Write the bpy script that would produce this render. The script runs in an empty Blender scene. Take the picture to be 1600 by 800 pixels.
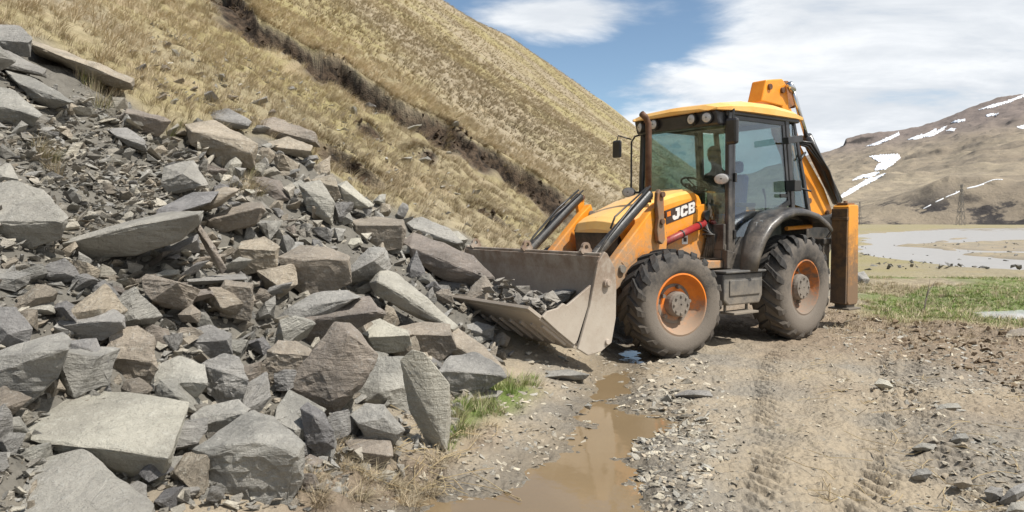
import bpy, bmesh, math, random
import numpy as np
from mathutils import Vector, Matrix, noise as mnoise
random.seed(7); RNG = np.random.default_rng(7)
SC = bpy.context.scene; COL = SC.collection
rad = math.radians

# ------------------------------------------------------------------ camera
FPX = 1164.0; CAMH = 1.6; PITCH = math.atan(55 / FPX)
cd = bpy.data.cameras.new('camera'); cam = bpy.data.objects.new('camera', cd); COL.objects.link(cam)
cam.location = (0, 0, CAMH); cam.rotation_euler = (rad(90) - PITCH, 0, 0)
cd.sensor_width = 36; cd.lens = 36 * FPX / 1600; cd.clip_start = .05; cd.clip_end = 20000
SC.camera = cam

# ------------------------------------------------------------------ sun and sky
SUN_DIR = Vector((.76, -.52, 0)).normalized(); SUN_EL = rad(57)
SUN = Vector((SUN_DIR.x * math.cos(SUN_EL), SUN_DIR.y * math.cos(SUN_EL), math.sin(SUN_EL)))
sl = bpy.data.lights.new('sun', 'SUN'); sl.energy = 4.9; sl.angle = rad(.53); sl.color = (1, .955, .89)
so = bpy.data.objects.new('sun', sl); COL.objects.link(so); so.rotation_euler = SUN.to_track_quat('Z', 'Y').to_euler()
SC.view_settings.view_transform = 'Standard'; SC.view_settings.look = 'None'
SC.view_settings.exposure = .30; SC.view_settings.gamma = 1

w = bpy.data.worlds.new('World'); SC.world = w; w.use_nodes = True
T = w.node_tree; T.nodes.clear()
def N(t, kind, **kw):
    n = t.nodes.new(kind)
    for k, v in kw.items(): setattr(n, k, v)
    return n
def lk(t, a, b): t.links.new(a, b)
def setin(n, **kw):
    for k, v in kw.items():
        n.inputs[k.replace('_', ' ')].default_value = v
def math_(t, op, a, b=None, c=None, clamp=False):
    n = t.nodes.new('ShaderNodeMath'); n.operation = op; n.use_clamp = clamp
    for i, v in enumerate((a, b, c)):
        if v is None: continue
        if isinstance(v, (int, float)): n.inputs[i].default_value = v
        else: t.links.new(v, n.inputs[i])
    return n.outputs[0]
def sstep(t, v, a, b):
    n = t.nodes.new('ShaderNodeMapRange'); n.interpolation_type = 'SMOOTHSTEP'
    t.links.new(v, n.inputs[0]); n.inputs[1].default_value = a; n.inputs[2].default_value = b
    return n.outputs[0]
def mixc(t, f, a, b, mode='MIX'):
    n = t.nodes.new('ShaderNodeMix'); n.data_type = 'RGBA'; n.blend_type = mode; n.clamp_factor = True
    for s, v in ((n.inputs[0], f), (n.inputs[6], a), (n.inputs[7], b)):
        if isinstance(v, (int, float)): s.default_value = v
        elif isinstance(v, (tuple, list)): s.default_value = (*v[:3], 1)
        else: t.links.new(v, s)
    return n.outputs[2]
def noise(t, vec, scale, detail=6, rough=.6, dist=0):
    n = t.nodes.new('ShaderNodeTexNoise'); n.inputs['Scale'].default_value = scale
    n.inputs['Detail'].default_value = detail; n.inputs['Roughness'].default_value = rough; n.inputs['Distortion'].default_value = dist
    if vec is not None: t.links.new(vec, n.inputs['Vector'])
    return n.outputs['Fac']

sky = N(T, 'ShaderNodeTexSky', sky_type='NISHITA'); sky.sun_disc = False
sky.sun_elevation = SUN_EL; sky.sun_rotation = math.atan2(SUN_DIR.x, SUN_DIR.y); sky.altitude = 1800; sky.dust_density = .8
tc = N(T, 'ShaderNodeTexCoord'); sp = N(T, 'ShaderNodeSeparateXYZ'); lk(T, tc.outputs['Generated'], sp.inputs[0])
X, Y, Z = sp.outputs
zc = math_(T, 'MAXIMUM', Z, 0.0); den = math_(T, 'ADD', zc, .16)
cx = math_(T, 'DIVIDE', X, den); cy = math_(T, 'DIVIDE', Y, den)
cv = N(T, 'ShaderNodeCombineXYZ'); lk(T, cx, cv.inputs[0]); lk(T, cy, cv.inputs[1])
mp = N(T, 'ShaderNodeMapping'); lk(T, cv.outputs[0], mp.inputs[0]); mp.inputs['Rotation'].default_value = (0, 0, rad(-18)); mp.inputs['Scale'].default_value = (.8, 1.25, 1)
mp.inputs['Location'].default_value = (3.1, 1.4, 0)
n1 = noise(T, mp.outputs[0], .75, 9, .56, .5)
n2 = noise(T, mp.outputs[0], 2.6, 7, .6, .3)
az = math_(T, 'ARCTAN2', X, Y)                               # 0 = straight down the valley
bank = sstep(T, az, .16, .36)                               # the bank of cloud over the right of the valley
def blob(ax, el, wx, we):
    a = math_(T, 'DIVIDE', math_(T, 'SUBTRACT', az, ax), wx)
    b = math_(T, 'DIVIDE', math_(T, 'SUBTRACT', Z, el), we)
    d = math_(T, 'SQRT', math_(T, 'ADD', math_(T, 'MULTIPLY', a, a), math_(T, 'MULTIPLY', b, b)))
    return math_(T, 'SUBTRACT', 1, d, clamp=True)
b1 = blob(.065, .262, .17, .045)
b2 = blob(.18, .175, .10, .03)
b3 = blob(.30, .12, .22, .05)
low = math_(T, 'SUBTRACT', 1, sstep(T, Z, .02, .13))
cov = math_(T, 'MULTIPLY_ADD', bank, .30, n1)
cov = math_(T, 'MULTIPLY_ADD', b1, .42, cov)
cov = math_(T, 'MULTIPLY_ADD', b2, .22, cov)
cov = math_(T, 'MULTIPLY_ADD', b3, .28, cov)
cov = math_(T, 'MULTIPLY_ADD', low, .12, cov)
cov = math_(T, 'MULTIPLY_ADD', math_(T, 'SUBTRACT', n2, .5), .28, cov)
cm = sstep(T, cov, .56, .74)
shade = mixc(T, sstep(T, math_(T, 'MULTIPLY_ADD', n2, .6, n1), .65, 1.0), (6.8, 7.2, 7.7), (9.6, 9.8, 10.0))
skyc = mixc(T, 1.0, sky.outputs[0], (1.25, 1.27, 1.20), 'MULTIPLY')
allc = mixc(T, cm, skyc, shade)
bg = N(T, 'ShaderNodeBackground'); lk(T, allc, bg.inputs[0]); bg.inputs[1].default_value = .09
ow = N(T, 'ShaderNodeOutputWorld'); lk(T, bg.outputs[0], ow.inputs[0])

# ------------------------------------------------------------------ projection helpers (photo pixels 1600x800 -> places)
Fv = np.array([0, math.cos(PITCH), -math.sin(PITCH)]); Uv = np.array([0, math.sin(PITCH), math.cos(PITCH)]); Rv = np.array([1., 0, 0]); CP = np.array([0, 0, CAMH])
def ray(px, py): return Fv + (px - 800) / FPX * Rv + (400 - py) / FPX * Uv
def ptd(px, py, d): return CP + ray(px, py) * d
def onz(px, py, z):
    r = ray(px, py); t = (z - CAMH) / r[2]; P = CP + r * t; return (P[0], P[1])

# ------------------------------------------------------------------ numeric noise
def ss(a, b, x):
    t = np.clip((x - a) / (b - a), 0, 1); return t * t * (3 - 2 * t)
def _h(ix, iy, s):
    n = (ix.astype(np.int64) * 374761393 + iy.astype(np.int64) * 668265263 + s * 1442695041) & 0xFFFFFFFF
    n = ((n ^ (n >> 13)) * 1274126177) & 0xFFFFFFFF
    n = (n ^ (n >> 16)) & 0xFFFFFFFF
    return n / 4294967295.0
def vn(x, y, s=0):
    ix = np.floor(x); iy = np.floor(y); fx = x - ix; fy = y - iy
    fx = fx * fx * (3 - 2 * fx); fy = fy * fy * (3 - 2 * fy)
    a = _h(ix, iy, s); b = _h(ix + 1, iy, s); c = _h(ix, iy + 1, s); d = _h(ix + 1, iy + 1, s)
    return (a + (b - a) * fx + (c - a) * fy + (a - b - c + d) * fx * fy) * 2 - 1
def fbm(x, y, sc, oct=4, s=0, g=.5):
    r = 0; a = 1; t = 0
    x = x * sc; y = y * sc
    for i in range(oct):
        r = r + a * vn(x, y, s + i * 17); t += a; a *= g
        x, y = (x * 1.93 + y * .55 + 3.7), (y * 1.93 - x * .55 + 8.1)
    return r / t
def inpoly(x, y, poly):
    c = np.zeros(np.shape(x), bool); n = len(poly)
    for i in range(n):
        x1, y1 = poly[i]; x2, y2 = poly[(i + 1) % n]
        if y1 == y2: continue
        m = ((y1 > y) != (y2 > y)) & (x < (x2 - x1) * (y - y1) / (y2 - y1) + x1)
        c ^= m
    return c
def segdist(x, y, pts, closed=False):
    d = np.full(np.shape(x), 1e9); side = np.zeros(np.shape(x)); par = np.zeros(np.shape(x))
    n = len(pts); rng_ = range(n if closed else n - 1)
    for i in rng_:
        x1, y1 = pts[i]; x2, y2 = pts[(i + 1) % n]
        dx, dy = x2 - x1, y2 - y1; L = dx * dx + dy * dy + 1e-9
        t = np.clip(((x - x1) * dx + (y - y1) * dy) / L, 0, 1)
        dd = np.hypot(x - x1 - t * dx, y - y1 - t * dy)
        m = dd < d
        d = np.where(m, dd, d); side = np.where(m, np.sign(dx * (y - y1) - dy * (x - x1)), side); par = np.where(m, (i + t) / max(1, n - 1), par)
    return d, side, par
def sdf(x, y, poly):
    d, _, _ = segdist(x, y, poly, True)
    return np.where(inpoly(x, y, poly), d, -d)

# ------------------------------------------------------------------ terrain height
def uv_(x, y): return -.921 * x + .391 * y - 2.75, .391 * x + .921 * y
HC = 420
def base_h(x, y):
    u, v = uv_(x, y)
    ue = u - .0009 * np.maximum(v - 12, 0) ** 1.75
    s = np.log1p(np.exp(np.clip(ue * 3, -40, 40))) / 3
    s = np.where(ue > 8, ue, s)
    slope = .66 + .10 * ss(10, 40, s)
    z = slope * s - np.maximum(s - 12, 0) ** 2 / HC
    r_ = np.hypot(x, y)
    val = -1.3 * ss(21, 37, y + .25 * (x - 8)) * ss(1.0, 4.5, -u)
    val = val * (1 - .15 * ss(150, 300, r_))
    return z + val
_T = np.exp(np.linspace(math.log(1.2), math.log(480), 1600))
def raydepth(px, py):
    r = ray(px, py); P = CP[:, None] + r[:, None] * _T
    d = P[2] - base_h(P[0], P[1])
    k = np.argmax(d < 0)
    if d[k] >= 0: return 300.0
    if k == 0: return _T[0]
    a = d[k - 1] / (d[k - 1] - d[k]); return _T[k - 1] * (1 - a) + _T[k] * a
def at(px, py): return ptd(px, py, raydepth(px, py))
def plan(pp): return [tuple(at(*p)[:2]) for p in pp]

SCARP = plan([(330, -60), (372, 2), (405, 38), (440, 58), (490, 88), (530, 100), (570, 132), (610, 160), (660, 185), (705, 205), (745, 232), (800, 262), (850, 290), (905, 318)])
SC2 = plan([(470, 212), (505, 225), (545, 243), (590, 275), (615, 290)])
SC3 = plan([(555, 178), (575, 190), (598, 198)]); SC4 = plan([(735, 318), (765, 322), (800, 338)]); SC5 = plan([(640, 222), (665, 228), (690, 245)]); SC6 = plan([(700, 215), (720, 205), (740, 222), (780, 232)])
RUB = plan([(-250, 900), (-250, 20), (-60, 20), (60, 50), (130, 95), (210, 150), (245, 190), (330, 188), (400, 195), (440, 215), (480, 235), (540, 275), (600, 315), (660, 340), (745, 375), (790, 440), (800, 560), (790, 610), (720, 625), (705, 700), (600, 715), (520, 720), (480, 790), (470, 900)])
PUD = [onz(*p, -.03) for p in [(560, 830), (585, 798), (650, 768), (735, 764), (765, 760), (810, 738), (858, 708), (890, 678), (915, 660), (903, 645), (915, 625), (932, 604), (940, 585), (950, 560), (955, 525), (1000, 528), (1005, 560), (980, 585), (968, 610), (972, 635), (1015, 642), (1042, 655), (1030, 672), (1000, 690), (985, 712), (990, 750), (1010, 790), (1010, 830)]]
PUD2 = [onz(*p, -.12) for p in [(1548, 490), (1620, 486), (1700, 490), (1700, 503), (1600, 501), (1555, 499)]]
MEAD = [onz(*p, 0) for p in [(1335, 455), (1330, 398), (1450, 385), (2200, 385), (2400, 540), (1800, 535), (1600, 512), (1500, 500), (1420, 505), (1370, 500)]]
MEAD = [onz(*p, 0) for p in [(1335, 460), (1325, 405), (1450, 392), (2100, 392), (2300, 530), (1800, 530), (1600, 512), (1500, 500), (1420, 508), (1370, 495)]]
RIV = [onz(*p, -1.25) for p in [(1300, 374), (1345, 372), (1352, 384), (1375, 398), (1440, 412), (1520, 420), (1600, 424), (2200, 440), (2200, 356), (1600, 356.5), (1470, 357.5), (1400, 362), (1330, 366)]]
ISL = [onz(*p, -1.25) for p in [(1482, 385), (1530, 377), (1600, 375), (2100, 376), (2100, 390), (1600, 393), (1520, 391)]]
ISL2 = [onz(*p, -1.25) for p in [(1400, 384), (1445, 381), (1500, 371), (1560, 368), (1590, 366), (1500, 373), (1470, 380), (1520, 398), (1600, 404), (1900, 410), (1900, 397), (1600, 397), (1500, 393), (1460, 388)]]
GRN = plan([(715, 600), (755, 590), (800, 595), (835, 610), (800, 640), (740, 660), (700, 690), (700, 640)])
BERM = [onz(*p, 0) for p in [(1290, 498), (1380, 508), (1440, 515), (1520, 522), (1620, 535), (1800, 560)]]
SOILP = plan([(455, 745), (520, 722), (620, 715), (700, 705), (745, 665), (790, 645), (770, 690), (690, 742), (600, 770), (560, 800), (520, 860), (450, 860)])
def height(x, y, masks=False):
    u, v = uv_(x, y); r = np.hypot(x, y)
    z = base_h(x, y)
    hill = ss(-.1, .7, u) ; near = 1 - ss(40, 120, r)
    rub = ss(-.25, .25, sdf(x, y, RUB))
    mead = ss(-.8, .5, sdf(x, y, MEAD) + .5 * fbm(x, y, .9, 3, 3)) * (1 - hill)
    # hillside lumps
    z = z + hill * (.10 * fbm(x, y, .55, 4, 5) * near + .16 * fbm(x, y, .12, 3, 6) * ss(8, 40, r) + .05 * fbm(x, y, 2.6, 3, 7) * near) + hill * ss(40, 90, r) * 1.5 * fbm(x, y, .05, 4, 16)
    z = z + rub * hill * (.13 * fbm(x, y, 1.7, 4, 9, .6) - .05)
    dark = np.zeros(np.shape(x))
    for pts, A, wd, sgn in ((SCARP, .78, 2.4, 1), (SC2, .25, .9, 1), (SC3, .28, .7, 1), (SC4, .3, .8, 1), (SC5, .25, .7, 1), (SC6, .2, .8, 1)):
        wig = .20 * fbm(x, y, .9, 2, 20) + .13 * fbm(x, y, 3.2, 4, 21)
        d, sd, par = segdist(x, y, pts); ds = -d * sd + wig          # positive = lower side
        ends = ss(0, .06, par) * (1 - ss(.94, 1, par)) if pts is SCARP else ss(0, .25, par) * (1 - ss(.75, 1, par))
        amp = A * ends * (.72 + .55 * vn(x * .8, y * .8, 31) + .25 * vn(x * 2.6, y * 2.6, 32))
        z = z - amp * ss(-.03, .09, ds) * np.exp(-np.maximum(ds, 0) / wd)
        z = z + .12 * ends * (A / .5) * np.exp(-((ds + .12) / .18) ** 2)
        z = z + ends * .09 * (A / .5) * np.exp(-((ds - .22) / .28) ** 2) * fbm(x, y, 5.5, 4, 35, .65)
        dark = np.maximum(dark, ends * ss(-.06, .02, ds) * (1 - ss(.25 * A / .5, (.75 * A / .5), ds + .25 * fbm(x, y, 3, 2, 33))))
    # road: ruts, gravel, lug prints, mud berm on the right
    road = (1 - hill) * (1 - mead) * (1 - ss(16, 30, r))
    z = z + road * (.030 * fbm(x, y, 1.1, 3, 11) + .030 * fbm(x, y, 4.5, 4, 12) + .015 * fbm(x, y, 17, 3, 13))
    for k, (ax, ay, bx, by, wd) in enumerate(((1310, 800, 1390, 560, .22), (1130, 800, 1200, 560, .2), (1480, 800, 1420, 560, .2))):
        p1 = onz(ax, ay, 0); p2 = onz(bx, by, 0); L = math.hypot(p2[0] - p1[0], p2[1] - p1[1]); tx, ty = (p2[0] - p1[0]) / L, (p2[1] - p1[1]) / L
        s_ = (x - p1[0]) * tx + (y - p1[1]) * ty; q = (x - p1[0]) * -ty + (y - p1[1]) * tx + .08 * np.sin(s_ * .9 + k)
        band = np.exp(-(q / wd) ** 4) * ss(-2, -1, s_) * (1 - ss(L, L + 2, s_))
        lug = np.sin((s_ + np.abs(q) * .8) * 2 * math.pi / .17 + 1.2 * fbm(x, y, 2, 2, 14))
        z = z + road * band * (-.04 + .05 * ss(-.3, .6, lug) * (.4 + .6 * ss(-.3, .2, fbm(x, y, 1.3, 2, 15))))
    d, sd, par = segdist(x, y, BERM)
    bm_ = np.exp(-(d / .42) ** 2) * (1 - hill)
    z = z + bm_ * (.09 + .10 * fbm(x, y, 3.2, 4, 41, .6))
    brown = ss(-.1, .5, np.exp(-(d / 2.6) ** 2) * 1.1 + .35 * fbm(x, y, 1.0, 4, 42) - .1) * (1 - hill)
    brown = brown * ss(2.2, 3.4, x + .35 * fbm(x, y, .8, 3, 43))
    sv = ss(-.12, .12, sdf(x, y, SOILP) + .12 * fbm(x, y, 2.5, 3, 45)); brown = np.maximum(brown, sv); z = z + sv * .10 * fbm(x, y, 4, 4, 46, .6)
    bmp = ss(2.6, 3.6, x - .2 * (y - 5)) * (1 - hill) * road
    z = z + bmp * .035 * np.abs(fbm(x, y, 2.6, 4, 44, .6))
    z = z + mead * (-.06 + .08 * fbm(x, y, .7, 4, 50) + .04 * fbm(x, y, 3, 2, 51) * near)
    # stream through the wheel rut
    sp_ = sdf(x, y, PUD) + .07 * fbm(x, y, 2.2, 3, 61)
    z = z - (1 - hill * .9) * (.085 * ss(-.35, .12, sp_) + .04 * ss(.05, .5, sp_))
    wet = ss(-.42, .0, sp_ + .1 * fbm(x, y, 5, 3, 63))
    d2 = sdf(x, y, PUD2); z = z - .16 * ss(-.5, .1, d2 + .15 * fbm(x, y, 1, 2, 62))
    # river bed and far plain
    far = ss(26, 34, y + .25 * (x - 8)) * (1 - hill)
    rr = sdf(x, y, RIV) + (1.2 + .02 * r) * fbm(x, y, .12, 4, 71)
    riv = ss(-1, 1.5, rr) * far
    isl = ss(-1.5, 1.0, np.maximum(sdf(x, y, ISL), sdf(x, y, ISL2) - .5) + 3 * fbm(x, y, .1, 4, 72)) * riv
    z = z + far * .15 + far * .12 * fbm(x, y, .15, 4, 73) + riv * (-.38 + .16 * fbm(x, y, .22, 4, 74)) + isl * .42
    if not masks: return z
    # patches of loose stone coming down through the grass
    streak = ss(.24, .45, fbm(x * 1.0, y * 1.0, .55, 4, 81) - .25 * ss(12, 20, u)) * (1 - ss(22, 32, r))
    grass = hill * (1 - rub) * (1 - .85 * dark) * (1 - .35 * streak)
    green = np.maximum(mead * ss(-.25, .2, fbm(x, y, .35, 3, 91) + .15), ss(-.2, .15, sdf(x, y, GRN)))
    grass = np.maximum(grass, mead * .8); grass = np.maximum(grass, ss(-.25, .1, sdf(x, y, GRN)))
    return z, dict(hill=hill, rub=rub, grass=grass * (1 - .0 * dark), green=green, dark=dark, wet=wet, brown=brown, mead=mead, road=road, far=far, riv=riv, isl=isl, streak=streak)

# ------------------------------------------------------------------ mesh helpers
def raw_mesh(name, V, Fc, nside):
    me = bpy.data.meshes.new(name); V = np.asarray(V, np.float32); Fc = np.asarray(Fc, np.int32)
    me.vertices.add(len(V)); me.vertices.foreach_set('co', V.ravel())
    me.loops.add(Fc.size); me.loops.foreach_set('vertex_index', Fc.ravel())
    me.polygons.add(len(Fc)); me.polygons.foreach_set('loop_start', np.arange(len(Fc), dtype=np.int32) * nside)
    me.polygons.foreach_set('loop_total', np.full(len(Fc), nside, np.int32))
    me.update(calc_edges=True); return me
def add_attr(me, name, rgb):
    a = me.attributes.new(name, 'FLOAT_COLOR', 'POINT'); n = len(me.vertices)
    buf = np.ones((n, 4), np.float32); buf[:, :3] = rgb; a.data.foreach_set('color', buf.ravel())
def link(name, me, mat=None, parent=None, loc=None, smooth=None):
    o = bpy.data.objects.new(name, me); COL.objects.link(o)
    if mat is not None:
        me.materials.clear(); me.materials.append(mat)
    if parent is not None: o.parent = parent
    if loc is not None: o.location = loc
    if smooth is not None: me.polygons.foreach_set('use_smooth', np.full(len(me.polygons), smooth))
    return o
def tag(o, label, cat=None, group=None, kind=None):
    o['label'] = label
    if cat: o['category'] = cat
    if group: o['group'] = group
    if kind: o['kind'] = kind
    return o
def struct(o): o['kind'] = 'structure'; return o

# ------------------------------------------------------------------ materials
def mat(name):
    m = bpy.data.materials.new(name); m.use_nodes = True; t = m.node_tree; t.nodes.clear()
    o = N(t, 'ShaderNodeOutputMaterial'); b = N(t, 'ShaderNodeBsdfPrincipled'); lk(t, b.outputs[0], o.inputs[0])
    return m, t, b
def bump(t, b, h, strength, dist, nrm=None):
    n = N(t, 'ShaderNodeBump'); n.inputs['Strength'].default_value = strength; n.inputs['Distance'].default_value = dist
    lk(t, h, n.inputs['Height'])
    if nrm is not None: lk(t, nrm, n.inputs['Normal'])
    lk(t, n.outputs[0], b.inputs['Normal']); return n.outputs[0]
def objco(t): return N(t, 'ShaderNodeTexCoord').outputs['Object']

def ground_material():
    m, t, b = mat('ground_cover'); P = N(t, 'ShaderNodeNewGeometry').outputs['Position']
    A = N(t, 'ShaderNodeAttribute', attribute_name='zoneA'); Bt = N(t, 'ShaderNodeAttribute', attribute_name='zoneB')
    sa = N(t, 'ShaderNodeSeparateColor'); lk(t, A.outputs['Color'], sa.inputs[0]); grass, green, brown = sa.outputs
    sb = N(t, 'ShaderNodeSeparateColor'); lk(t, Bt.outputs['Color'], sb.inputs[0]); wet, dark, rub = sb.outputs
    na = noise(t, P, .7, 8, .62); nb = noise(t, P, 6, 8, .65); nc = noise(t, P, 38, 5, .7); nd = noise(t, P, .09, 5, .6)
    gravel = mixc(t, nb, (.185, .165, .135), (.37, .33, .265)); gravel = mixc(t, sstep(t, nc, .38, .68), mixc(t, .5, gravel, (.13, .12, .105)), gravel)
    tan = mixc(t, nc, (.25, .205, .145), (.39, .325, .235)); road = mixc(t, sstep(t, na, .38, .62), gravel, tan)
    mud = mixc(t, nb, (.15, .115, .08), (.32, .255, .185)); road = mixc(t, brown, road, mud)
    rubc = mixc(t, nb, (.07, .065, .055), (.22, .205, .175)); road = mixc(t, rub, road, rubc)  # rubble base darkened: shade between the rocks put into its colour
    dry = mixc(t, sstep(t, nb, .3, .7), (.20, .165, .11), (.36, .305, .215)); dry = mixc(t, sstep(t, nd, .4, .62), dry, mixc(t, nb, (.19, .165, .075), (.35, .295, .15)))
    dry = mixc(t, sstep(t, na, .52, .7), dry, (.30, .24, .15))
    gr = mixc(t, nb, (.075, .12, .025), (.17, .21, .06)); g = mixc(t, green, dry, gr)
    c = mixc(t, grass, road, g)
    soil = mixc(t, sstep(t, nb, .35, .65), (.014, .010, .007), (.085, .06, .04)); c = mixc(t, dark, c, soil)
    c = mixc(t, math_(t, 'MULTIPLY', wet, .75), c, mixc(t, .5, c, (.06, .045, .03), 'MULTIPLY'))
    lk(t, c, b.inputs['Base Color'])
    r = math_(t, 'MULTIPLY_ADD', wet, -.45, .95); lk(t, r, b.inputs['Roughness']); b.inputs['Specular IOR Level'].default_value = .25
    vo = N(t, 'ShaderNodeTexVoronoi'); vo.inputs['Scale'].default_value = 26; lk(t, P, vo.inputs['Vector'])
    hgt = math_(t, 'ADD', math_(t, 'MULTIPLY', nb, .6), math_(t, 'MULTIPLY', nc, .35)); hgt = math_(t, 'MULTIPLY_ADD', vo.outputs['Distance'], -.35, hgt)
    bump(t, b, hgt, .85, .05); return m
def simple(name, c1, c2=None, scale=4, rough=.6, metal=0, bmp=0, spec=.5, bscale=None, detail=6, lo=.35, hi=.65, coat=0):
    m, t, b = mat(name); O = objco(t); n = noise(t, O, scale, detail, .62)
    if c2: lk(t, mixc(t, sstep(t, n, lo, hi), c1, c2), b.inputs['Base Color'])
    else: b.inputs['Base Color'].default_value = (*c1, 1)
    b.inputs['Roughness'].default_value = rough; b.inputs['Metallic'].default_value = metal; b.inputs['Specular IOR Level'].default_value = spec
    b.inputs['Coat Weight'].default_value = coat
    if bmp: bump(t, b, noise(t, O, bscale or scale * 4, 5, .6), bmp, .02)
    return m
def rock_material(name, c1, c2, c3, attr=False):
    m, t, b = mat(name); O = objco(t); G = N(t, 'ShaderNodeNewGeometry').outputs['Position']
    mp = N(t, 'ShaderNodeMapping'); lk(t, O, mp.inputs[0]); mp.inputs['Rotation'].default_value = (.25, -.2, .3); mp.inputs['Scale'].default_value = (1, 1, 6)
    st = noise(t, mp.outputs[0], 3.0, 7, .65, .4); n = noise(t, G, 2.2, 8, .62); f = noise(t, G, 26, 8, .72); ff = noise(t, G, 120, 4, .7)
    c = mixc(t, sstep(t, n, .34, .64), c1, c2); c = mixc(t, math_(t, 'MULTIPLY', sstep(t, st, .5, .7), .6), c, c3)
    c = mixc(t, math_(t, 'MULTIPLY', sstep(t, f, .52, .66), .5), c, mixc(t, .6, c, (.55, .54, .50)))
    c = mixc(t, math_(t, 'MULTIPLY', math_(t, 'ADD', sstep(t, ff, .52, .68), math_(t, 'SUBTRACT', 1, sstep(t, f, .32, .44)), clamp=True), .45), c, mixc(t, .65, c, (.05, .047, .043)))
    rnd = N(t, 'ShaderNodeObjectInfo').outputs['Random']
    if attr:
        a = N(t, 'ShaderNodeAttribute', attribute_name='tint'); c = mixc(t, 1.0, c, a.outputs['Color'], 'MULTIPLY')
    else:
        v = math_(t, 'MULTIPLY_ADD', rnd, .5, .76); cc = N(t, 'ShaderNodeCombineColor'); lk(t, v, cc.inputs[0]); lk(t, v, cc.inputs[1]); lk(t, math_(t, 'MULTIPLY_ADD', rnd, .38, .8), cc.inputs[2])
        c = mixc(t, 1.0, c, cc.outputs[0], 'MULTIPLY')
    lk(t, c, b.inputs['Base Color']); b.inputs['Roughness'].default_value = .82; b.inputs['Specular IOR Level'].default_value = .3
    vo = N(t, 'ShaderNodeTexVoronoi', feature='DISTANCE_TO_EDGE'); vo.inputs['Scale'].default_value = 3.2
    dm = N(t, 'ShaderNodeMix', data_type='VECTOR'); dm.inputs[0].default_value = .12; lk(t, G, dm.inputs[4]); nz = N(t, 'ShaderNodeTexNoise'); nz.inputs['Scale'].default_value = 3; lk(t, G, nz.inputs['Vector']); lk(t, nz.outputs['Color'], dm.inputs[5]); lk(t, dm.outputs[1], vo.inputs['Vector'])
    crack = sstep(t, vo.outputs['Distance'], 0, .02)
    hgt = math_(t, 'ADD', math_(t, 'MULTIPLY', f, .55), math_(t, 'MULTIPLY', ff, .12)); hgt = math_(t, 'MULTIPLY_ADD', st, .7, hgt); hgt = math_(t, 'MULTIPLY_ADD', crack, .035, hgt)
    bump(t, b, hgt, 1.0, .05); return m
M = {}
M['ground'] = ground_material()
M['rock_grey'] = rock_material('rock_grey', (.205, .198, .185), (.335, .32, .295), (.25, .243, .225))
M['rock_brown'] = rock_material('rock_brown', (.23, .20, .165), (.34, .29, .235), (.18, .155, .13))
M['rock_pale'] = rock_material('rock_pale', (.28, .265, .235), (.385, .365, .32), (.25, .24, .21))
M['rock_stuff'] = rock_material('rock_stuff', (.25, .243, .225), (.38, .365, .33), (.29, .283, .255), True)
def attr_mat(name, rough=.85, trans=0):
    m, t, b = mat(name); a = N(t, 'ShaderNodeAttribute', attribute_name='tint'); lk(t, a.outputs['Color'], b.inputs['Base Color']); b.inputs['Roughness'].default_value = rough; b.inputs['Specular IOR Level'].default_value = .2
    return m
M['grass'] = attr_mat('grass_blades')

# ------------------------------------------------------------------ ground sheet
def polar_grid(az0, az1, na, r0, r1, nr, R=None):
    A = np.linspace(rad(az0), rad(az1), na)
    if R is None: R = np.exp(np.linspace(math.log(r0), math.log(r1), nr))
    nr = len(R)
    a, r = np.meshgrid(A, R); x = (np.sin(a) * r).ravel(); y = (np.cos(a) * r).ravel()
    i = np.arange(nr - 1)[:, None] * na + np.arange(na - 1)[None, :]
    return x, y, np.stack([i, i + 1, i + na + 1, i + na], -1).reshape(-1, 4)[:, ::-1]
RR = np.concatenate([np.geomspace(.6, 2, 40)[:-1], np.geomspace(2, 9, 330)[:-1], np.linspace(9, 24, 430)[:-1], np.geomspace(24, 900, 260)])
x1, y1, f1 = polar_grid(-64, 64, 1000, .6, 900, 900, RR)
x2, y2, f2 = polar_grid(64, 296, 130, .6, 900, 180)
xs = np.concatenate([x1, x2]); ys = np.concatenate([y1, y2])
zs, mk = height(xs, ys, True)
far_cut = ss(330, 480, np.hypot(xs, ys)); flat = mk['hill'] < .5
zs = np.where(flat & (np.hypot(xs, ys) > 300), zs * 1.0, zs)
me = raw_mesh('ground', np.stack([xs, ys, zs], 1), np.concatenate([f1, f2 + len(x1)]), 4)
grass_m = np.maximum(mk['grass'], mk['far'] * (1 - mk['riv']) * .9); grass_m = np.maximum(grass_m, mk['isl'] * .25)
green_m = np.maximum(mk['green'] * (1 - mk['far']), mk['far'] * (1 - mk['riv']) * .12)
add_attr(me, 'zoneA', np.stack([grass_m, green_m, mk['brown']], 1)); add_attr(me, 'zoneB', np.stack([np.maximum(mk['wet'], mk['riv'] * (1 - mk['isl']) * .5), mk['dark'], mk['rub'] * mk['hill']], 1))
g = struct(link('ground', me, M['ground'], smooth=True))

def hz(x, y): return float(height(np.array([x]), np.array([y]))[0])

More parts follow.
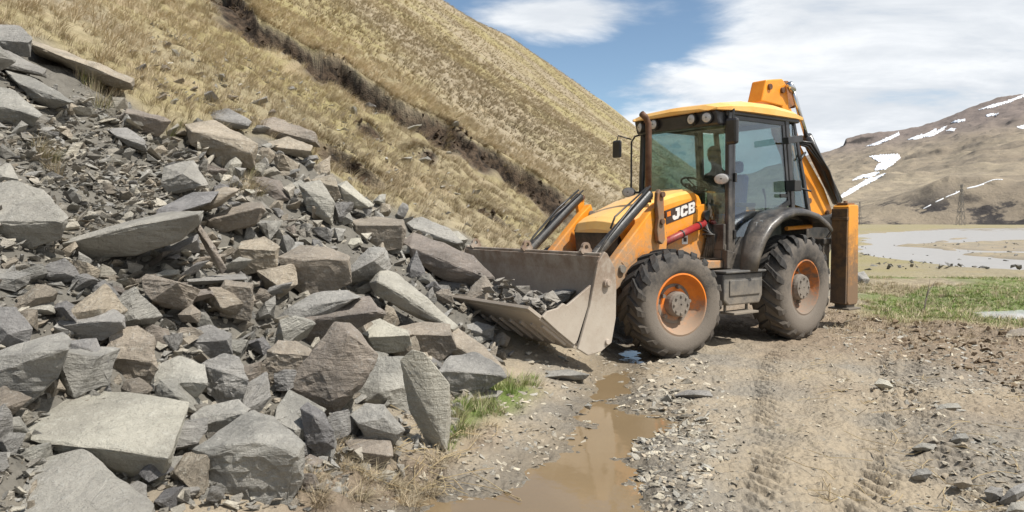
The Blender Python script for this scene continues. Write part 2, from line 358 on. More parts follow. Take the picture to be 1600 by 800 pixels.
# water: brown stream in the rut, meadow strip with sky reflection in its colour, river beyond
def water_mat(name, col, rough, bs, bstr):
    m, t, b = mat(name); P = N(t, 'ShaderNodeNewGeometry').outputs['Position']
    n = noise(t, P, 1.3, 4, .5); lk(t, mixc(t, n, tuple(c * .8 for c in col), tuple(c * 1.2 for c in col)), b.inputs['Base Color'])
    b.inputs['Roughness'].default_value = rough; b.inputs['IOR'].default_value = 1.33; b.inputs['Specular IOR Level'].default_value = .5
    bump(t, b, noise(t, P, bs, 4, .6), bstr, .02); return m
def sheet(name, poly, z, grow, m):
    cx = sum(p[0] for p in poly) / len(poly); cy = sum(p[1] for p in poly) / len(poly)
    bm = bmesh.new()
    V = []
    n = len(poly)
    area = sum(poly[i][0] * poly[(i + 1) % n][1] - poly[(i + 1) % n][0] * poly[i][1] for i in range(n)); sg = 1 if area > 0 else -1
    for i in range(n):
        a = Vector(poly[i - 1]); b_ = Vector(poly[i]); c = Vector(poly[(i + 1) % n])
        d = ((b_ - a).normalized() + (c - b_).normalized()); d = Vector((d.y, -d.x)).normalized() * sg * grow
        V.append(bm.verts.new((b_.x + d.x, b_.y + d.y, z)))
    f = bm.faces.new(V); bmesh.ops.triangulate(bm, faces=[f])
    bmesh.ops.recalc_face_normals(bm, faces=bm.faces)
    me = bpy.data.meshes.new(name); bm.to_mesh(me); bm.free()
    if me.polygons[0].normal.z < 0: me.flip_normals()
    return link(name, me, m)
struct(sheet('water', PUD, -.062, .16, water_mat('muddy_water', (.20, .145, .083), .02, 6, .09)))
struct(sheet('water', PUD2, -.125, .35, water_mat('meadow_water', (.5, .52, .52), .05, 6, .05)))
x3, y3, f3 = polar_grid(15, 64, 40, 22, 420, 40)
me = raw_mesh('river', np.stack([x3, y3, np.full(len(x3), -1.30)], 1), f3, 4)
struct(link('river', me, water_mat('river_water', (.30, .29, .275), .35, .9, 1.0)))

# ------------------------------------------------------------------ far mountain across the valley
def crest_px(a):      # rise of the far crest, as tangent of the angle above the horizon, along the azimuth
    px = 800 + FPX * np.tan(a)
    return np.interp(px, [0, 1100, 1230, 1270, 1318, 1360, 1408, 1480, 1536, 1600, 1750, 2000, 2600], [40, 55, 92, 104, 118, 128, 140, 162, 183, 199, 228, 240, 200]) / FPX * np.cos(np.clip(a, -1.2, 1.2))
def far_h(x, y):
    r = np.hypot(x, y); a = np.arctan2(x, y); px = 800 + FPX * np.tan(np.clip(a, -1.2, 1.2))
    tau = np.clip((r - 640) / (2600 - 640), 0, 1.35)
    prof = np.interp(tau, [0, .1, .3, .5, .62, .8, 1, 1.35], [0, .075, .22, .37, .50, .70, 1.0, .86])
    z = -1 + prof * crest_px(a) * 2600 * (1 - .0 * tau)
    warp = fbm(x, y, .0012, 3, 5) * .6
    z = z + ss(.02, .25, tau) * (1 - ss(.8, 1.0, tau)) * (26 * fbm(x, y, .0022, 5, 101) + 10 * np.abs(fbm(x, y, .009, 4, 102)))
    z = z + (4 + 6 * ss(0, .5, tau)) * fbm(x, y, .02, 4, 104) * ss(0, .1, tau)
    # low broken ridge at the mountain's foot
    foot = 560 + 40 * fbm(x, y, .004, 3, 110)
    hgt = np.interp(px, [1100, 1290, 1360, 1430, 1480, 1530, 1600, 1800, 2600], [4, 6, 13, 24, 34, 36, 36, 40, 40])
    rid = hgt * ss(0, 90, r - foot) ** .8 * (1 - .85 * ss(90, 330, r - foot)) * (.85 + .3 * fbm(x, y, .012, 4, 111))
    z = z + rid + ss(0, 10, r - foot) * 3 * np.abs(fbm(x, y, .035, 4, 112))
    # table rock on the skyline
    mesa = ss(1314, 1319, px) * (1 - ss(1330, 1420, px)) * ss(2520, 2540, r) * (1 - ss(2640, 2900, r))
    z = z + mesa * 20
    return np.where(r < foot - 10, np.minimum(z, -4), z) - 3.0 * (1 - ss(-10, 12, r - foot))
x4, y4, f4 = polar_grid(-10, 64, 900, 500, 3600, 420)
z4 = far_h(x4, y4)
m, t, b = mat('far_hill_cover'); P = N(t, 'ShaderNodeNewGeometry'); Pp = P.outputs['Position']
na = noise(t, Pp, .0035, 8, .6); nb = noise(t, Pp, .03, 8, .65); sx = N(t, 'ShaderNodeSeparateXYZ'); lk(t, P.outputs['Normal'], sx.inputs[0])
sz = N(t, 'ShaderNodeSeparateXYZ'); lk(t, Pp, sz.inputs[0])
c = mixc(t, sstep(t, na, .35, .65), (.235, .195, .145), (.34, .285, .205)); c = mixc(t, sstep(t, nb, .35, .7), c, mixc(t, .5, c, (.15, .13, .11)))
c = mixc(t, sstep(t, math_(t, 'MULTIPLY_ADD', na, 120, sz.outputs[2]), 190, 330), c, (.20, .165, .145))
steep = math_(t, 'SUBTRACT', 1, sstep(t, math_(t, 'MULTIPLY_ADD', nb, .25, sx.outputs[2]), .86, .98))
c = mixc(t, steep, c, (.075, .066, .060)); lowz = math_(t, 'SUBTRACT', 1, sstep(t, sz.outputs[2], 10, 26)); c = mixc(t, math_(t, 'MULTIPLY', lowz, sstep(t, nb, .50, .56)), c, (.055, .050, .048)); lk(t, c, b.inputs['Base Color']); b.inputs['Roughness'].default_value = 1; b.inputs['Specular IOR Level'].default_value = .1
bump(t, b, noise(t, Pp, .05, 8, .7), .6, 8)
M['far'] = m
me = raw_mesh('hills', np.stack([x4, y4, z4], 1), f4, 4)
struct(link('hills', me, m, smooth=True))
_TF = np.exp(np.linspace(math.log(540), math.log(3300), 420))
def at_far(px, py):
    r = ray(px, py); P = CP[:, None] + r[:, None] * _TF; d = P[2] - far_h(P[0], P[1]); k = np.argmax(d < 0)
    if d[k] >= 0: return None
    return P[:, k]
M['snow'] = simple('snow', (.86, .88, .92), (.74, .76, .80), .03, .7, bmp=.2, bscale=.1)
SNOW = [
 ('curved hook-shaped snow patch, largest on the far hillside', [(1358, 245), (1380, 243), (1405, 243), (1407, 248), (1395, 258), (1382, 266), (1366, 267), (1370, 260), (1378, 254), (1370, 252)]),
 ('broad snow tongue just below the hook-shaped snow patch', [(1328, 290), (1332, 282), (1345, 275), (1368, 270), (1374, 271), (1360, 278), (1345, 285), (1335, 292)]),
 ('long narrow snow streak running down to the digger’s rear', [(1306, 313), (1314, 306), (1328, 297), (1350, 284), (1368, 275), (1384, 272), (1372, 280), (1350, 291), (1330, 303), (1312, 312)]),
 ('straight slanting snow streak below the flat-topped crag', [(1350, 230), (1368, 224), (1390, 214), (1404, 208), (1406, 211), (1390, 219), (1370, 227)]),
 ('left of two parallel snow streaks high on the far hill', [(1417, 219), (1432, 213), (1445, 211), (1460, 203), (1464, 201), (1462, 206), (1448, 214), (1432, 218)]),
 ('right of two parallel snow streaks high on the far hill', [(1448, 215), (1460, 208), (1476, 199), (1480, 198), (1474, 204), (1458, 213)]),
 ('small thin snow sliver above the two parallel streaks', [(1486, 193), (1496, 188), (1508, 187), (1508, 190), (1496, 192)]),
 ('small oval snow spot right of the two parallel streaks', [(1478, 205), (1486, 201), (1494, 202), (1490, 206)]),
 ('long thin snow streak near the crest at the right edge', [(1526, 173), (1545, 166), (1570, 160), (1590, 152), (1602, 148), (1602, 151), (1580, 160), (1550, 169)]),
 ('small snow spot just below the crest streak', [(1540, 181), (1550, 178), (1560, 179), (1556, 182), (1542, 183)]),
 ('snow patch cut by the right edge of the view', [(1588, 199), (1596, 197), (1610, 195), (1610, 202), (1594, 202)]),
 ('flat snow strip on the low ridge right of the tall pylon', [(1513, 314), (1525, 311), (1540, 311), (1548, 308), (1566, 308), (1565, 313), (1545, 316), (1522, 316)]),
 ('broad snow patch at the ridge foot right of the tall pylon', [(1509, 343), (1515, 338), (1522, 336), (1536, 337), (1534, 344)]),
 ('small snow patch on the low ridge left of the tall pylon', [(1461, 327), (1464, 319), (1470, 317), (1474, 319), (1468, 326)]),
 ('thin snow streak just left of the tall pylon’s middle', [(1476, 314), (1485, 308), (1498, 301), (1499, 304), (1486, 311)]),
 ('tiny snow strip at the ridge foot left of the tall pylon', [(1441, 344), (1448, 341), (1455, 339), (1450, 344)]),
]
for lab, poly in SNOW:
    # clip into cells: sample the outline finely and fill by a small lattice draped over the hill
    xs_ = [p[0] for p in poly]; ys_ = [p[1] for p in poly]
    nx = max(6, int((max(xs_) - min(xs_)) / .9)); ny = max(4, int((max(ys_) - min(ys_)) / .65))
    GX = np.linspace(min(xs_), max(xs_), nx + 1); GY = np.linspace(min(ys_), max(ys_), ny + 1)
    bm = bmesh.new(); cache = {}
    for i in range(nx):
        for j in range(ny):
            mx = (GX[i] + GX[i + 1]) / 2 + .45 * mnoise.noise((GX[i] * .4, GY[j] * .4, 0)); my = (GY[j] + GY[j + 1]) / 2 + .35 * mnoise.noise((GX[i] * .4, GY[j] * .4, 5))
            if not inpoly(np.array([mx]), np.array([my]), poly)[0]: continue
            q = []
            for a_, b_ in ((i, j), (i, j + 1), (i + 1, j + 1), (i + 1, j)):
                if (a_, b_) not in cache:
                    P_ = at_far(GX[a_], GY[b_])
                    cache[(a_, b_)] = None if P_ is None else bm.verts.new((P_[0], P_[1], float(far_h(np.array([P_[0]]), np.array([P_[1]]))[0]) + 1.0))
                q.append(cache[(a_, b_)])
            if None in q: continue
            dd = [v.co.length for v in q]
            if max(dd) - min(dd) > 260: continue
            bm.faces.new(q)
    # keep the largest connected piece
    left = set(bm.faces); best = []
    while left:
        st_ = [left.pop()]; comp = []
        while st_:
            f_ = st_.pop(); comp.append(f_)
            for e_ in f_.edges:
                for g2 in e_.link_faces:
                    if g2 in left: left.discard(g2); st_.append(g2)
        if len(comp) > len(best): best = comp
    bs = set(best); bmesh.ops.delete(bm, geom=[f_ for f_ in bm.faces if f_ not in bs], context='FACES')
    bmesh.ops.delete(bm, geom=[v_ for v_ in bm.verts if not v_.link_faces], context='VERTS')
    if not bm.faces: bm.free(); print('SNOW EMPTY', lab); continue
    me = bpy.data.meshes.new('snow_patch'); bm.to_mesh(me); bm.free()
    o = link('snow_patch', me, M['snow'], smooth=True)
    md = o.modifiers.new('thickness', 'SOLIDIFY'); md.thickness = 1.2
    tag(o, lab, 'snow patch', 'snow patches left on the far hillside')

# ------------------------------------------------------------------ generic part builder
class MB:
    def __init__(s): s.v = []; s.f = []
    def add(s, V, Fc):
        n = len(s.v); s.v += [tuple(p) for p in V]; s.f += [tuple(i + n for i in f) for f in Fc]; return s
    def box(s, c, d, rot=None):
        V = [Vector((sx * d[0] / 2, sy * d[1] / 2, sz * d[2] / 2)) for sx in (-1, 1) for sy in (-1, 1) for sz in (-1, 1)]
        if rot is not None: V = [rot @ v for v in V]
        c = Vector(c); return s.add([v + c for v in V], [(0, 1, 3, 2), (4, 6, 7, 5), (0, 4, 5, 1), (2, 3, 7, 6), (0, 2, 6, 4), (1, 5, 7, 3)])
    def prism(s, pts, y0, y1):           # outline in x,z pushed along y
        n = len(pts); V = [(p[0], y0, p[1]) for p in pts] + [(p[0], y1, p[1]) for p in pts]
        return s.add(V, [tuple(range(n)), tuple(range(2 * n - 1, n - 1, -1))] + [(i, (i + 1) % n + 0, (i + 1) % n + n, i + n)[::-1] for i in range(n)])
    def tube(s, path, r, n=10, caps=True):
        path = [Vector(p) for p in path]; rs = r if isinstance(r, (list, tuple)) else [r] * len(path)
        V = []; up = Vector((0, 0, 1)); prev = None
        for i, p in enumerate(path):
            d = (path[min(i + 1, len(path) - 1)] - path[max(i - 1, 0)]).normalized()
            if prev is None:
                a = d.orthogonal().normalized()
            else:
                a = (prev - d * prev.dot(d)).normalized()
            prev = a; b_ = d.cross(a)
            V += [p + (a * math.cos(k * 2 * math.pi / n) + b_ * math.sin(k * 2 * math.pi / n)) * rs[i] for k in range(n)]
        Fc = [(i * n + k, i * n + (k + 1) % n, (i + 1) * n + (k + 1) % n, (i + 1) * n + k) for i in range(len(path) - 1) for k in range(n)]
        if caps: Fc += [tuple(range(n))[::-1], tuple((len(path) - 1) * n + k for k in range(n))]
        return s.add(V, Fc)
    def lathe(s, prof, c=(0, 0, 0), n=48, closed=False):    # (radius, y) spun about the y axis
        V = [(c[0] + r * math.cos(k * 2 * math.pi / n), c[1] + y, c[2] + r * math.sin(k * 2 * math.pi / n)) for r, y in prof for k in range(n)]
        m_ = len(prof); Fc = [(i * n + k, ((i + 1) % m_) * n + k, ((i + 1) % m_) * n + (k + 1) % n, i * n + (k + 1) % n) for i in range(m_ if closed else m_ - 1) for k in range(n)]
        return s.add(V, Fc)
    def quadstrip(s, rows):
        n = len(rows[0]); V = [p for r in rows for p in r]
        return s.add(V, [(i * n + k, i * n + k + 1, (i + 1) * n + k + 1, (i + 1) * n + k) for i in range(len(rows) - 1) for k in range(n - 1)])
    def build(s, name, m, parent=None, bevel=0, smooth=False, loc=None, rot=None, seg=2, solid=0):
        me = bpy.data.meshes.new(name); me.from_pydata(s.v, [], s.f); me.update()
        bm = bmesh.new(); bm.from_mesh(me); bmesh.ops.recalc_face_normals(bm, faces=bm.faces); bm.to_mesh(me); bm.free()
        o = link(name, me, m, parent, loc, smooth)
        if rot is not None: o.rotation_euler = rot
        if solid: md = o.modifiers.new('thick', 'SOLIDIFY'); md.thickness = solid; md.offset = 0
        if bevel: md = o.modifiers.new('bevel', 'BEVEL'); md.width = bevel; md.segments = seg; md.limit_method = 'ANGLE'; md.angle_limit = rad(35); md.harden_normals = False
        return o

# pylons
M['pylon'] = simple('pylon_steel', (.16, .15, .14), (.22, .21, .20), 2, .6, .3)
def pylon(px, py_foot, D, Hh, label):
    r = ray(px, py_foot); P = CP + r * (D / r[1]); gz = max(float(far_h(np.array([P[0]]), np.array([P[1]]))[0]), hz(P[0], P[1])) - .5
    e = bpy.data.objects.new('power_pylon', None); COL.objects.link(e); e.location = (P[0], P[1], gz); e.rotation_euler = (0, 0, rad(25)); tag(e, label, 'pylon', 'power pylons across the valley')
    b_ = MB(); t_ = Hh / 230
    lv = [0, .2, .38, .54, .68, .8, .9, 1.0]; wd = lambda q: Hh * (.058 * (1 - q) ** 1.1 + .014)
    for sx in (-1, 1):
        for sy in (-1, 1):
            b_.tube([(sx * wd(q), sy * wd(q), q * Hh) for q in lv], t_, 5)
    for i in range(len(lv) - 1):
        a, c_ = lv[i], lv[i + 1]
        for s1 in (-1, 1):
            for k in (-1, 1):
                b_.tube([(-k * wd(a), s1 * wd(a), a * Hh), (k * wd(c_), s1 * wd(c_), c_ * Hh)], t_ * .6, 4)
                b_.tube([(s1 * wd(a), -k * wd(a), a * Hh), (s1 * wd(c_), k * wd(c_), c_ * Hh)], t_ * .6, 4)
    b_.build('lattice_mast', M['pylon'], e)
    for q, L in ((.78, .10), (.97, .13)):
        a = MB()
        for s1 in (-1, 1):
            a.tube([(0, -wd(q), q * Hh), (s1 * L * Hh, 0, q * Hh)], t_ * .7, 4); a.tube([(0, wd(q), q * Hh), (s1 * L * Hh, 0, q * Hh)], t_ * .7, 4); a.tube([(0, 0, (q + .05) * Hh), (s1 * L * Hh, 0, q * Hh)], t_ * .7, 4)
            a.tube([(s1 * L * Hh, 0, q * Hh), (s1 * L * Hh, 0, (q - .035) * Hh)], t_ * .8, 4)
        a.build('cross_arm', M['pylon'], e)
pylon(1501, 345, 430, 24, 'tall lattice steel power pylon on the river plain before the low ridge')
pylon(1343, 343, 430, 14, 'small distant lattice power pylon just right of the digger')
# ------------------------------------------------------------------ rocks
def roughen(bm, size, fine=9, amp=.022, seed=0, bev=.016):
    bmesh.ops.dissolve_limit(bm, angle_limit=rad(6), verts=bm.verts, edges=bm.edges)
    try: bmesh.ops.bevel(bm, geom=list(bm.edges), offset=bev * size * .6, segments=1, affect='EDGES', clamp_overlap=True)
    except Exception: pass
    bmesh.ops.triangulate(bm, faces=bm.faces)
    for _ in range(6):
        L = [e for e in bm.edges if e.calc_length() > size / fine]
        if not L: break
        bmesh.ops.subdivide_edges(bm, edges=L, cuts=1); bmesh.ops.triangulate(bm, faces=[f for f in bm.faces if len(f.verts) > 3])
    rb_ = random.Random(seed * 7 + 1); bed = Vector((rb_.uniform(-.35, .35), rb_.uniform(-.6, .1), 1)).normalized() if seed > 40 or fine > 9 else Vector((0, 0, 1)); lay = rb_.uniform(5, 9)
    bm.normal_update(); off = Vector((seed * 3.1, seed * 1.7, -seed))
    for v in bm.verts:
        p = v.co / size
        a = mnoise.noise(p * 2.2 + off) * 1.3 + mnoise.noise(p * 5.5 + off) * .8 + abs(mnoise.noise(p * 11 + off)) * .5 + mnoise.noise(p * 23 + off) * .22
        bd = p.x * bed.x + p.y * bed.y + p.z * bed.z; sw = bd * lay + mnoise.noise(p * 3 + off) * 1.4; side = 1 - min(1, abs(v.normal.dot(bed)) * 1.5)
        st = mnoise.noise(Vector((0, 0, bd * 9)) + off) * .4 - (sw - math.floor(sw)) * 1.0 * side
        v.co += v.normal * (a + st) * amp * size
def hull_bm(pts):
    bm = bmesh.new(); V = [bm.verts.new(p) for p in pts]
    r = bmesh.ops.convex_hull(bm, input=V)
    bmesh.ops.delete(bm, geom=[v for v in bm.verts if not v.link_faces], context='VERTS')
    for g_ in r['geom_interior']:
        if isinstance(g_, bmesh.types.BMVert) and g_.is_valid and not g_.link_faces: bm.verts.remove(g_)
    return bm
HN = [0]; HREC = []; HPOLY = []; MREC = []
def hero(label, mt, outline, ridge=None, thick=.6, tilt=.6, near=0, cat='rock', name='rock', amp=.022, D=None, group=None):
    HN[0] += 1; rnd = random.Random(HN[0])
    xs_ = [p[0] for p in outline]; ys_ = [p[1] for p in outline]; cx_ = sum(xs_) / len(xs_); cy_ = sum(ys_) / len(ys_)
    outline = [(cx_ + (a - cx_) * 1.07, cy_ + (b - cy_) * 1.07) for a, b in outline]
    if D is None: D = raydepth(cx_, max(ys_) * .55 + cy_ * .45)
    size = max(max(xs_) - min(xs_), max(ys_) - min(ys_)) * D / FPX
    D = D - near - .12 * size
    ry = sum(p[1] for p in ridge) / len(ridge) if ridge else cy_
    hy0 = max(ry - min(ys_), 1); hy1 = max(max(ys_) - ry, 1)
    P = []
    for x_, y_ in outline:
        d = D + tilt * size * (ry - y_) / hy0 if y_ < ry else D + .12 * size * (y_ - ry) / hy1 + .04 * size
        P.append(ptd(x_, y_, d))
    for x_, y_ in (ridge or [(cx_, cy_)]): P.append(ptd(x_, y_, D - (.03 if ridge else .16) * size))
    for x_, y_ in outline:
        k = .80; d = D + tilt * size * .5 + thick * size * .7
        P.append(ptd(cx_ + (x_ - cx_) * k, cy_ + (y_ - cy_) * k + 3, d))
    c = Vector(np.mean(P, 0)); c.z = min(p[2] for p in P)
    bm = hull_bm([Vector(p) - c for p in P]); roughen(bm, size, 11 if size > .3 else 8, amp, HN[0])
    me = bpy.data.meshes.new(name); bm.to_mesh(me); bm.free()
    o = link(name, me, M[mt], None, c); tag(o, label, cat, group); HREC.append((cx_, cy_, label, group)); HPOLY.append([(cx_ + (a - cx_) * .95, cy_ + (b - cy_) * .95) for a, b in outline])
    return o
G_, B_, P_ = 'rock_grey', 'rock_brown', 'rock_pale'
H = hero
H('pale flat slab filling the bottom left corner of the rockfall', P_, [(-60, 770), (30, 728), (75, 712), (128, 703), (165, 735), (235, 788), (255, 850), (-60, 860)], [(-20, 820), (120, 822), (235, 815)], .3, .5)
H('largest flat grey slab, lying tilted above the corner slab', P_, [(12, 650), (75, 618), (140, 610), (200, 622), (291, 630), (272, 680), (262, 722), (240, 757), (180, 745), (140, 712), (35, 690)], [(45, 687), (140, 705), (182, 702), (264, 718)], .35, .55, amp=.014)
H('long dark boulder with a rusty red stain at its tip, left edge', G_, [(-40, 560), (30, 545), (95, 523), (111, 532), (108, 550), (90, 590), (30, 640), (-40, 650)], [(-30, 590), (50, 562), (106, 545)], .5, .5, near=.1)
H('dark jointed block at the left edge above the red-stained boulder', G_, [(-30, 482), (25, 482), (48, 515), (45, 537), (20, 558), (-30, 562)], None, .6, .3)
H('pale flat slab at the left edge, beside the jointed block', P_, [(-20, 455), (40, 450), (82, 462), (83, 488), (30, 494), (-20, 484)], [(-10, 482), (75, 484)], .4, .6)
H('dark wedge-shaped slab lying over the nodular boulders', G_, [(90, 503), (135, 488), (167, 480), (193, 495), (192, 512), (160, 531), (120, 528), (97, 515)], [(98, 510), (150, 503), (190, 502)], .5, .5, near=.15)
H('upright grey boulder under the dark wedge-shaped slab', G_, [(95, 535), (150, 531), (167, 565), (172, 612), (125, 612), (85, 600)], [(140, 545), (150, 606)], .6, .3)
H('knobbly grey boulder made of two bulging halves', B_, [(178, 516), (215, 510), (240, 525), (245, 575), (215, 616), (172, 617), (165, 552)], [(170, 560), (238, 566)], .7, .3, amp=.04)
H('low broad grey boulder right of the knobbly boulder', G_, [(213, 614), (222, 590), (255, 570), (280, 558), (318, 570), (320, 600), (298, 628), (240, 632)], [(230, 605), (300, 598)], .6, .5)
H('round pitted boulder with pale streaks in the lower pile', G_, [(314, 572), (350, 553), (373, 560), (388, 595), (375, 625), (352, 634), (325, 615)], [(345, 580), (350, 600)], .8, .3, near=.1, amp=.035)
H('small faceted rock above the pale-streaked round boulder', G_, [(295, 518), (328, 508), (360, 522), (362, 553), (330, 562), (297, 545)], [(300, 535), (355, 532)], .7, .5)
H('smooth tilted grey rock wedged below the round pitted boulder', G_, [(290, 688), (300, 650), (318, 636), (370, 625), (389, 640), (370, 662), (312, 700)], [(300, 670), (385, 645)], .6, .5)
H('huge rough boulder with a dark left side at the pile bottom', G_, [(305, 705), (345, 678), (395, 645), (425, 655), (471, 698), (468, 750), (440, 800), (375, 805), (315, 768)], [(330, 712), (400, 690), (462, 712)], .8, .6, near=.1, amp=.028)
H('blocky grey rock right of the largest flat slab', G_, [(252, 728), (262, 715), (285, 713), (307, 723), (307, 745), (282, 758), (256, 750)], None, .8, .5)
H('small light wedge rock below the blocky grey rock', P_, [(198, 760), (215, 752), (228, 758), (229, 778), (215, 785), (200, 775)], None, .7, .5, near=.05)
H('pair-tipped pale shard at the bottom between slab and huge boulder', P_, [(268, 775), (285, 757), (305, 755), (312, 765), (295, 785), (275, 788)], None, .4, .5)
H('big pyramid-shaped boulder at the centre of the pile', B_, [(450, 600), (488, 552), (522, 507), (545, 510), (588, 556), (572, 585), (522, 652), (488, 642), (460, 625)], [(500, 580), (545, 522), (520, 630)], .7, .25, near=.2, amp=.026)
H('dark shaded boulder set back right of the pyramid-shaped boulder', G_, [(520, 652), (560, 600), (590, 560), (632, 562), (645, 600), (640, 660), (575, 665)], None, .5, .3, near=-.25)
H('tall leaf-shaped slab leaning upright at the pile’s right foot', P_, [(626, 566), (645, 550), (664, 555), (700, 600), (703, 650), (698, 706), (668, 690), (640, 640)], [(636, 562), (650, 590), (680, 650), (697, 704)], .22, -.12, near=.3, amp=.010)
H('small light boulder at the foot between pyramid and leaf slab', G_, [(550, 650), (572, 631), (600, 634), (631, 672), (612, 692), (570, 682)], [(560, 662), (600, 652), (618, 680)], .8, .5, near=.25)
H('narrow upright rock left of the small foot boulder', G_, [(470, 640), (482, 630), (505, 645), (521, 675), (522, 698), (500, 708), (480, 695)], [(490, 650), (508, 690)], .6, .3, near=.2)
H('grey block tucked between the huge boulder and narrow upright rock', G_, [(430, 658), (460, 645), (483, 668), (475, 700), (455, 695)], None, .7, .5, near=.05)
H('dark angular boulder left of the pyramid-shaped boulder', B_, [(407, 585), (420, 550), (435, 534), (465, 537), (491, 550), (470, 585), (452, 610), (420, 606)], [(430, 552), (485, 556)], .8, .4, near=.1, amp=.03)
H('cube-like boulder with a dark front in the middle of the pile', B_, [(437, 402), (470, 386), (510, 388), (545, 402), (546, 440), (515, 456), (480, 463), (447, 440)], [(475, 408), (512, 404), (544, 408)], .8, .6, near=.2, amp=.018)
H('greenish curved slab under the cube-like boulder', G_, [(423, 508), (455, 480), (490, 460), (540, 454), (562, 465), (520, 480), (480, 500), (455, 525)], [(440, 510), (500, 475), (556, 466)], .35, .5, near=.1)
H('reddish brown slab lying over the greenish curved slab', B_, [(463, 498), (500, 485), (545, 468), (575, 463), (598, 490), (565, 510), (515, 520), (488, 537), (470, 522)], [(470, 505), (520, 495), (590, 488)], .5, .5, near=.2)
H('long pale plank of rock pointing down towards the bucket', P_, [(582, 445), (598, 422), (620, 430), (665, 465), (712, 507), (705, 522), (680, 510), (630, 480), (590, 462)], [(590, 440), (640, 466), (706, 514)], .3, .35, near=.15, amp=.012)
H('brown cracked block below the end of the long pale plank', B_, [(622, 512), (660, 505), (702, 508), (712, 545), (682, 565), (640, 550)], [(630, 522), (706, 524)], .6, .5, near=.1)
H('pale wedge rock with bright top above the dark shaded boulder', P_, [(556, 515), (590, 499), (637, 517), (643, 545), (590, 553)], [(575, 527), (640, 524)], .5, .7, near=.1)
H('broad flat slab sliding from the plank down to the verge', B_, [(690, 520), (715, 512), (755, 540), (790, 575), (798, 590), (760, 585), (715, 560)], [(700, 535), (760, 572), (796, 590)], .3, .4)
H('rounded boulder at the verge right of the leaf-shaped slab', G_, [(686, 582), (705, 558), (740, 553), (778, 572), (788, 590), (745, 618), (706, 634), (694, 605)], [(700, 580), (770, 585)], .7, .5, near=.05)
H('flat whitish stone lying alone in the verge grass', P_, [(740, 617), (758, 608), (785, 612), (772, 628), (748, 630)], [(745, 624), (776, 620)], .4, .7)
H('long layered slab dipping down onto the loader bucket', B_, [(630, 380), (650, 366), (700, 384), (738, 400), (768, 432), (745, 448), (690, 432), (650, 408)], [(640, 386), (700, 408), (755, 434)], .4, .5, near=.2, amp=.018)
H('square-fronted block near the upper edge of the pile', B_, [(551, 345), (585, 340), (628, 345), (633, 362), (626, 387), (590, 392), (556, 388)], [(556, 352), (628, 352)], .7, .6, near=.05, amp=.016)
H('rough brown rock at the toe beside the red-brown flat stone', B_, [(468, 722), (485, 710), (508, 720), (509, 738), (478, 745)], None, .6, .6)
H('flat red-brown stone half buried in the dry verge grass', B_, [(540, 690), (575, 680), (608, 690), (613, 712), (590, 731), (552, 716)], [(550, 705), (605, 712)], .3, .7)
H('large tan slab at the left edge with a dark chiselled front', P_, [(-40, 290), (30, 286), (66, 300), (104, 340), (92, 370), (45, 386), (-40, 390)], [(-40, 346), (20, 352), (98, 346)], .5, .7, near=.1)
H('small tan block at the left edge above the large tan slab', P_, [(-20, 258), (15, 257), (28, 280), (18, 292), (-20, 290)], None, .6, .5)
H('long smooth grey slab with a broad face across the upper pile', P_, [(99, 378), (160, 362), (215, 342), (262, 332), (314, 331), (308, 350), (280, 375), (215, 396), (108, 409)], [(103, 380), (215, 350), (312, 334)], .3, .6, near=.3, amp=.009)
H('dark curved slab resting over the end of the long smooth slab', B_, [(282, 332), (310, 310), (350, 293), (372, 297), (348, 318), (310, 332)], [(288, 332), (340, 316), (370, 299)], .3, .5, near=.2)
H('flat grey slab under the curved slab, upper pile', G_, [(228, 345), (250, 325), (300, 302), (340, 300), (310, 325), (262, 338)], [(240, 344), (330, 316)], .25, .6, near=.1)
H('shadowed box-shaped block among shale on the upper left', B_, [(187, 185), (200, 171), (255, 183), (265, 190), (247, 212), (192, 198)], [(196, 176), (255, 190)], .7, .5, near=.05)
H('long thin ledge slab beneath the grass at the upper left', B_, [(48, 62), (120, 88), (160, 105), (206, 122), (205, 140), (165, 130), (110, 102), (60, 85)], [(52, 72), (130, 102), (204, 130)], .3, .5)
H('thick pale-topped slab lowest at the upper left edge', G_, [(-30, 130), (20, 142), (65, 178), (50, 197), (-30, 182)], [(-30, 160), (30, 172), (60, 184)], .5, .6, near=.1)
H('rounded grey slab slanting down at the upper left', G_, [(5, 106), (50, 121), (85, 140), (115, 158), (80, 170), (45, 152)], [(25, 128), (70, 152), (108, 160)], .4, .6)
H('greenish grey rock topmost at the left edge', G_, [(-30, 38), (30, 42), (50, 60), (46, 88), (20, 82), (-30, 75)], [(-20, 62), (44, 66)], .5, .6)
H('thin pale slab under the greenish top rock', P_, [(-30, 66), (20, 84), (68, 108), (70, 120), (30, 108), (-30, 100)], [(-30, 86), (66, 116)], .3, .6)
H('bright pale rock above the dark curved slab', P_, [(252, 285), (257, 262), (302, 252), (323, 288), (285, 300), (262, 300)], [(285, 272), (316, 290)], .6, .6, near=.05)
H('dark oblong rock right of the shale patch', G_, [(168, 202), (200, 200), (226, 220), (229, 236), (200, 228)], [(180, 212), (226, 228)], .4, .5)
H('tilted slab with a dark broad face right of the curved slab', B_, [(322, 342), (360, 325), (405, 315), (413, 330), (400, 350), (350, 362), (325, 358)], [(326, 345), (408, 324)], .5, .6, near=.1)
H('dark rounded boulder above the two stacked thin plates', B_, [(362, 400), (378, 378), (412, 370), (436, 386), (430, 415), (385, 428)], [(372, 388), (430, 392)], .6, .4, near=.15)
H('dark square block standing just left of centre pile', B_, [(341, 462), (352, 438), (394, 444), (395, 475), (390, 500), (345, 492)], [(352, 446), (392, 450)], .7, .3, near=.2, amp=.014)
H('thin flat plate lying level on the dark square block', G_, [(292, 436), (340, 430), (380, 428), (386, 436), (340, 442), (298, 447)], [(294, 440), (384, 436)], .5, .9, near=.25, amp=.01)
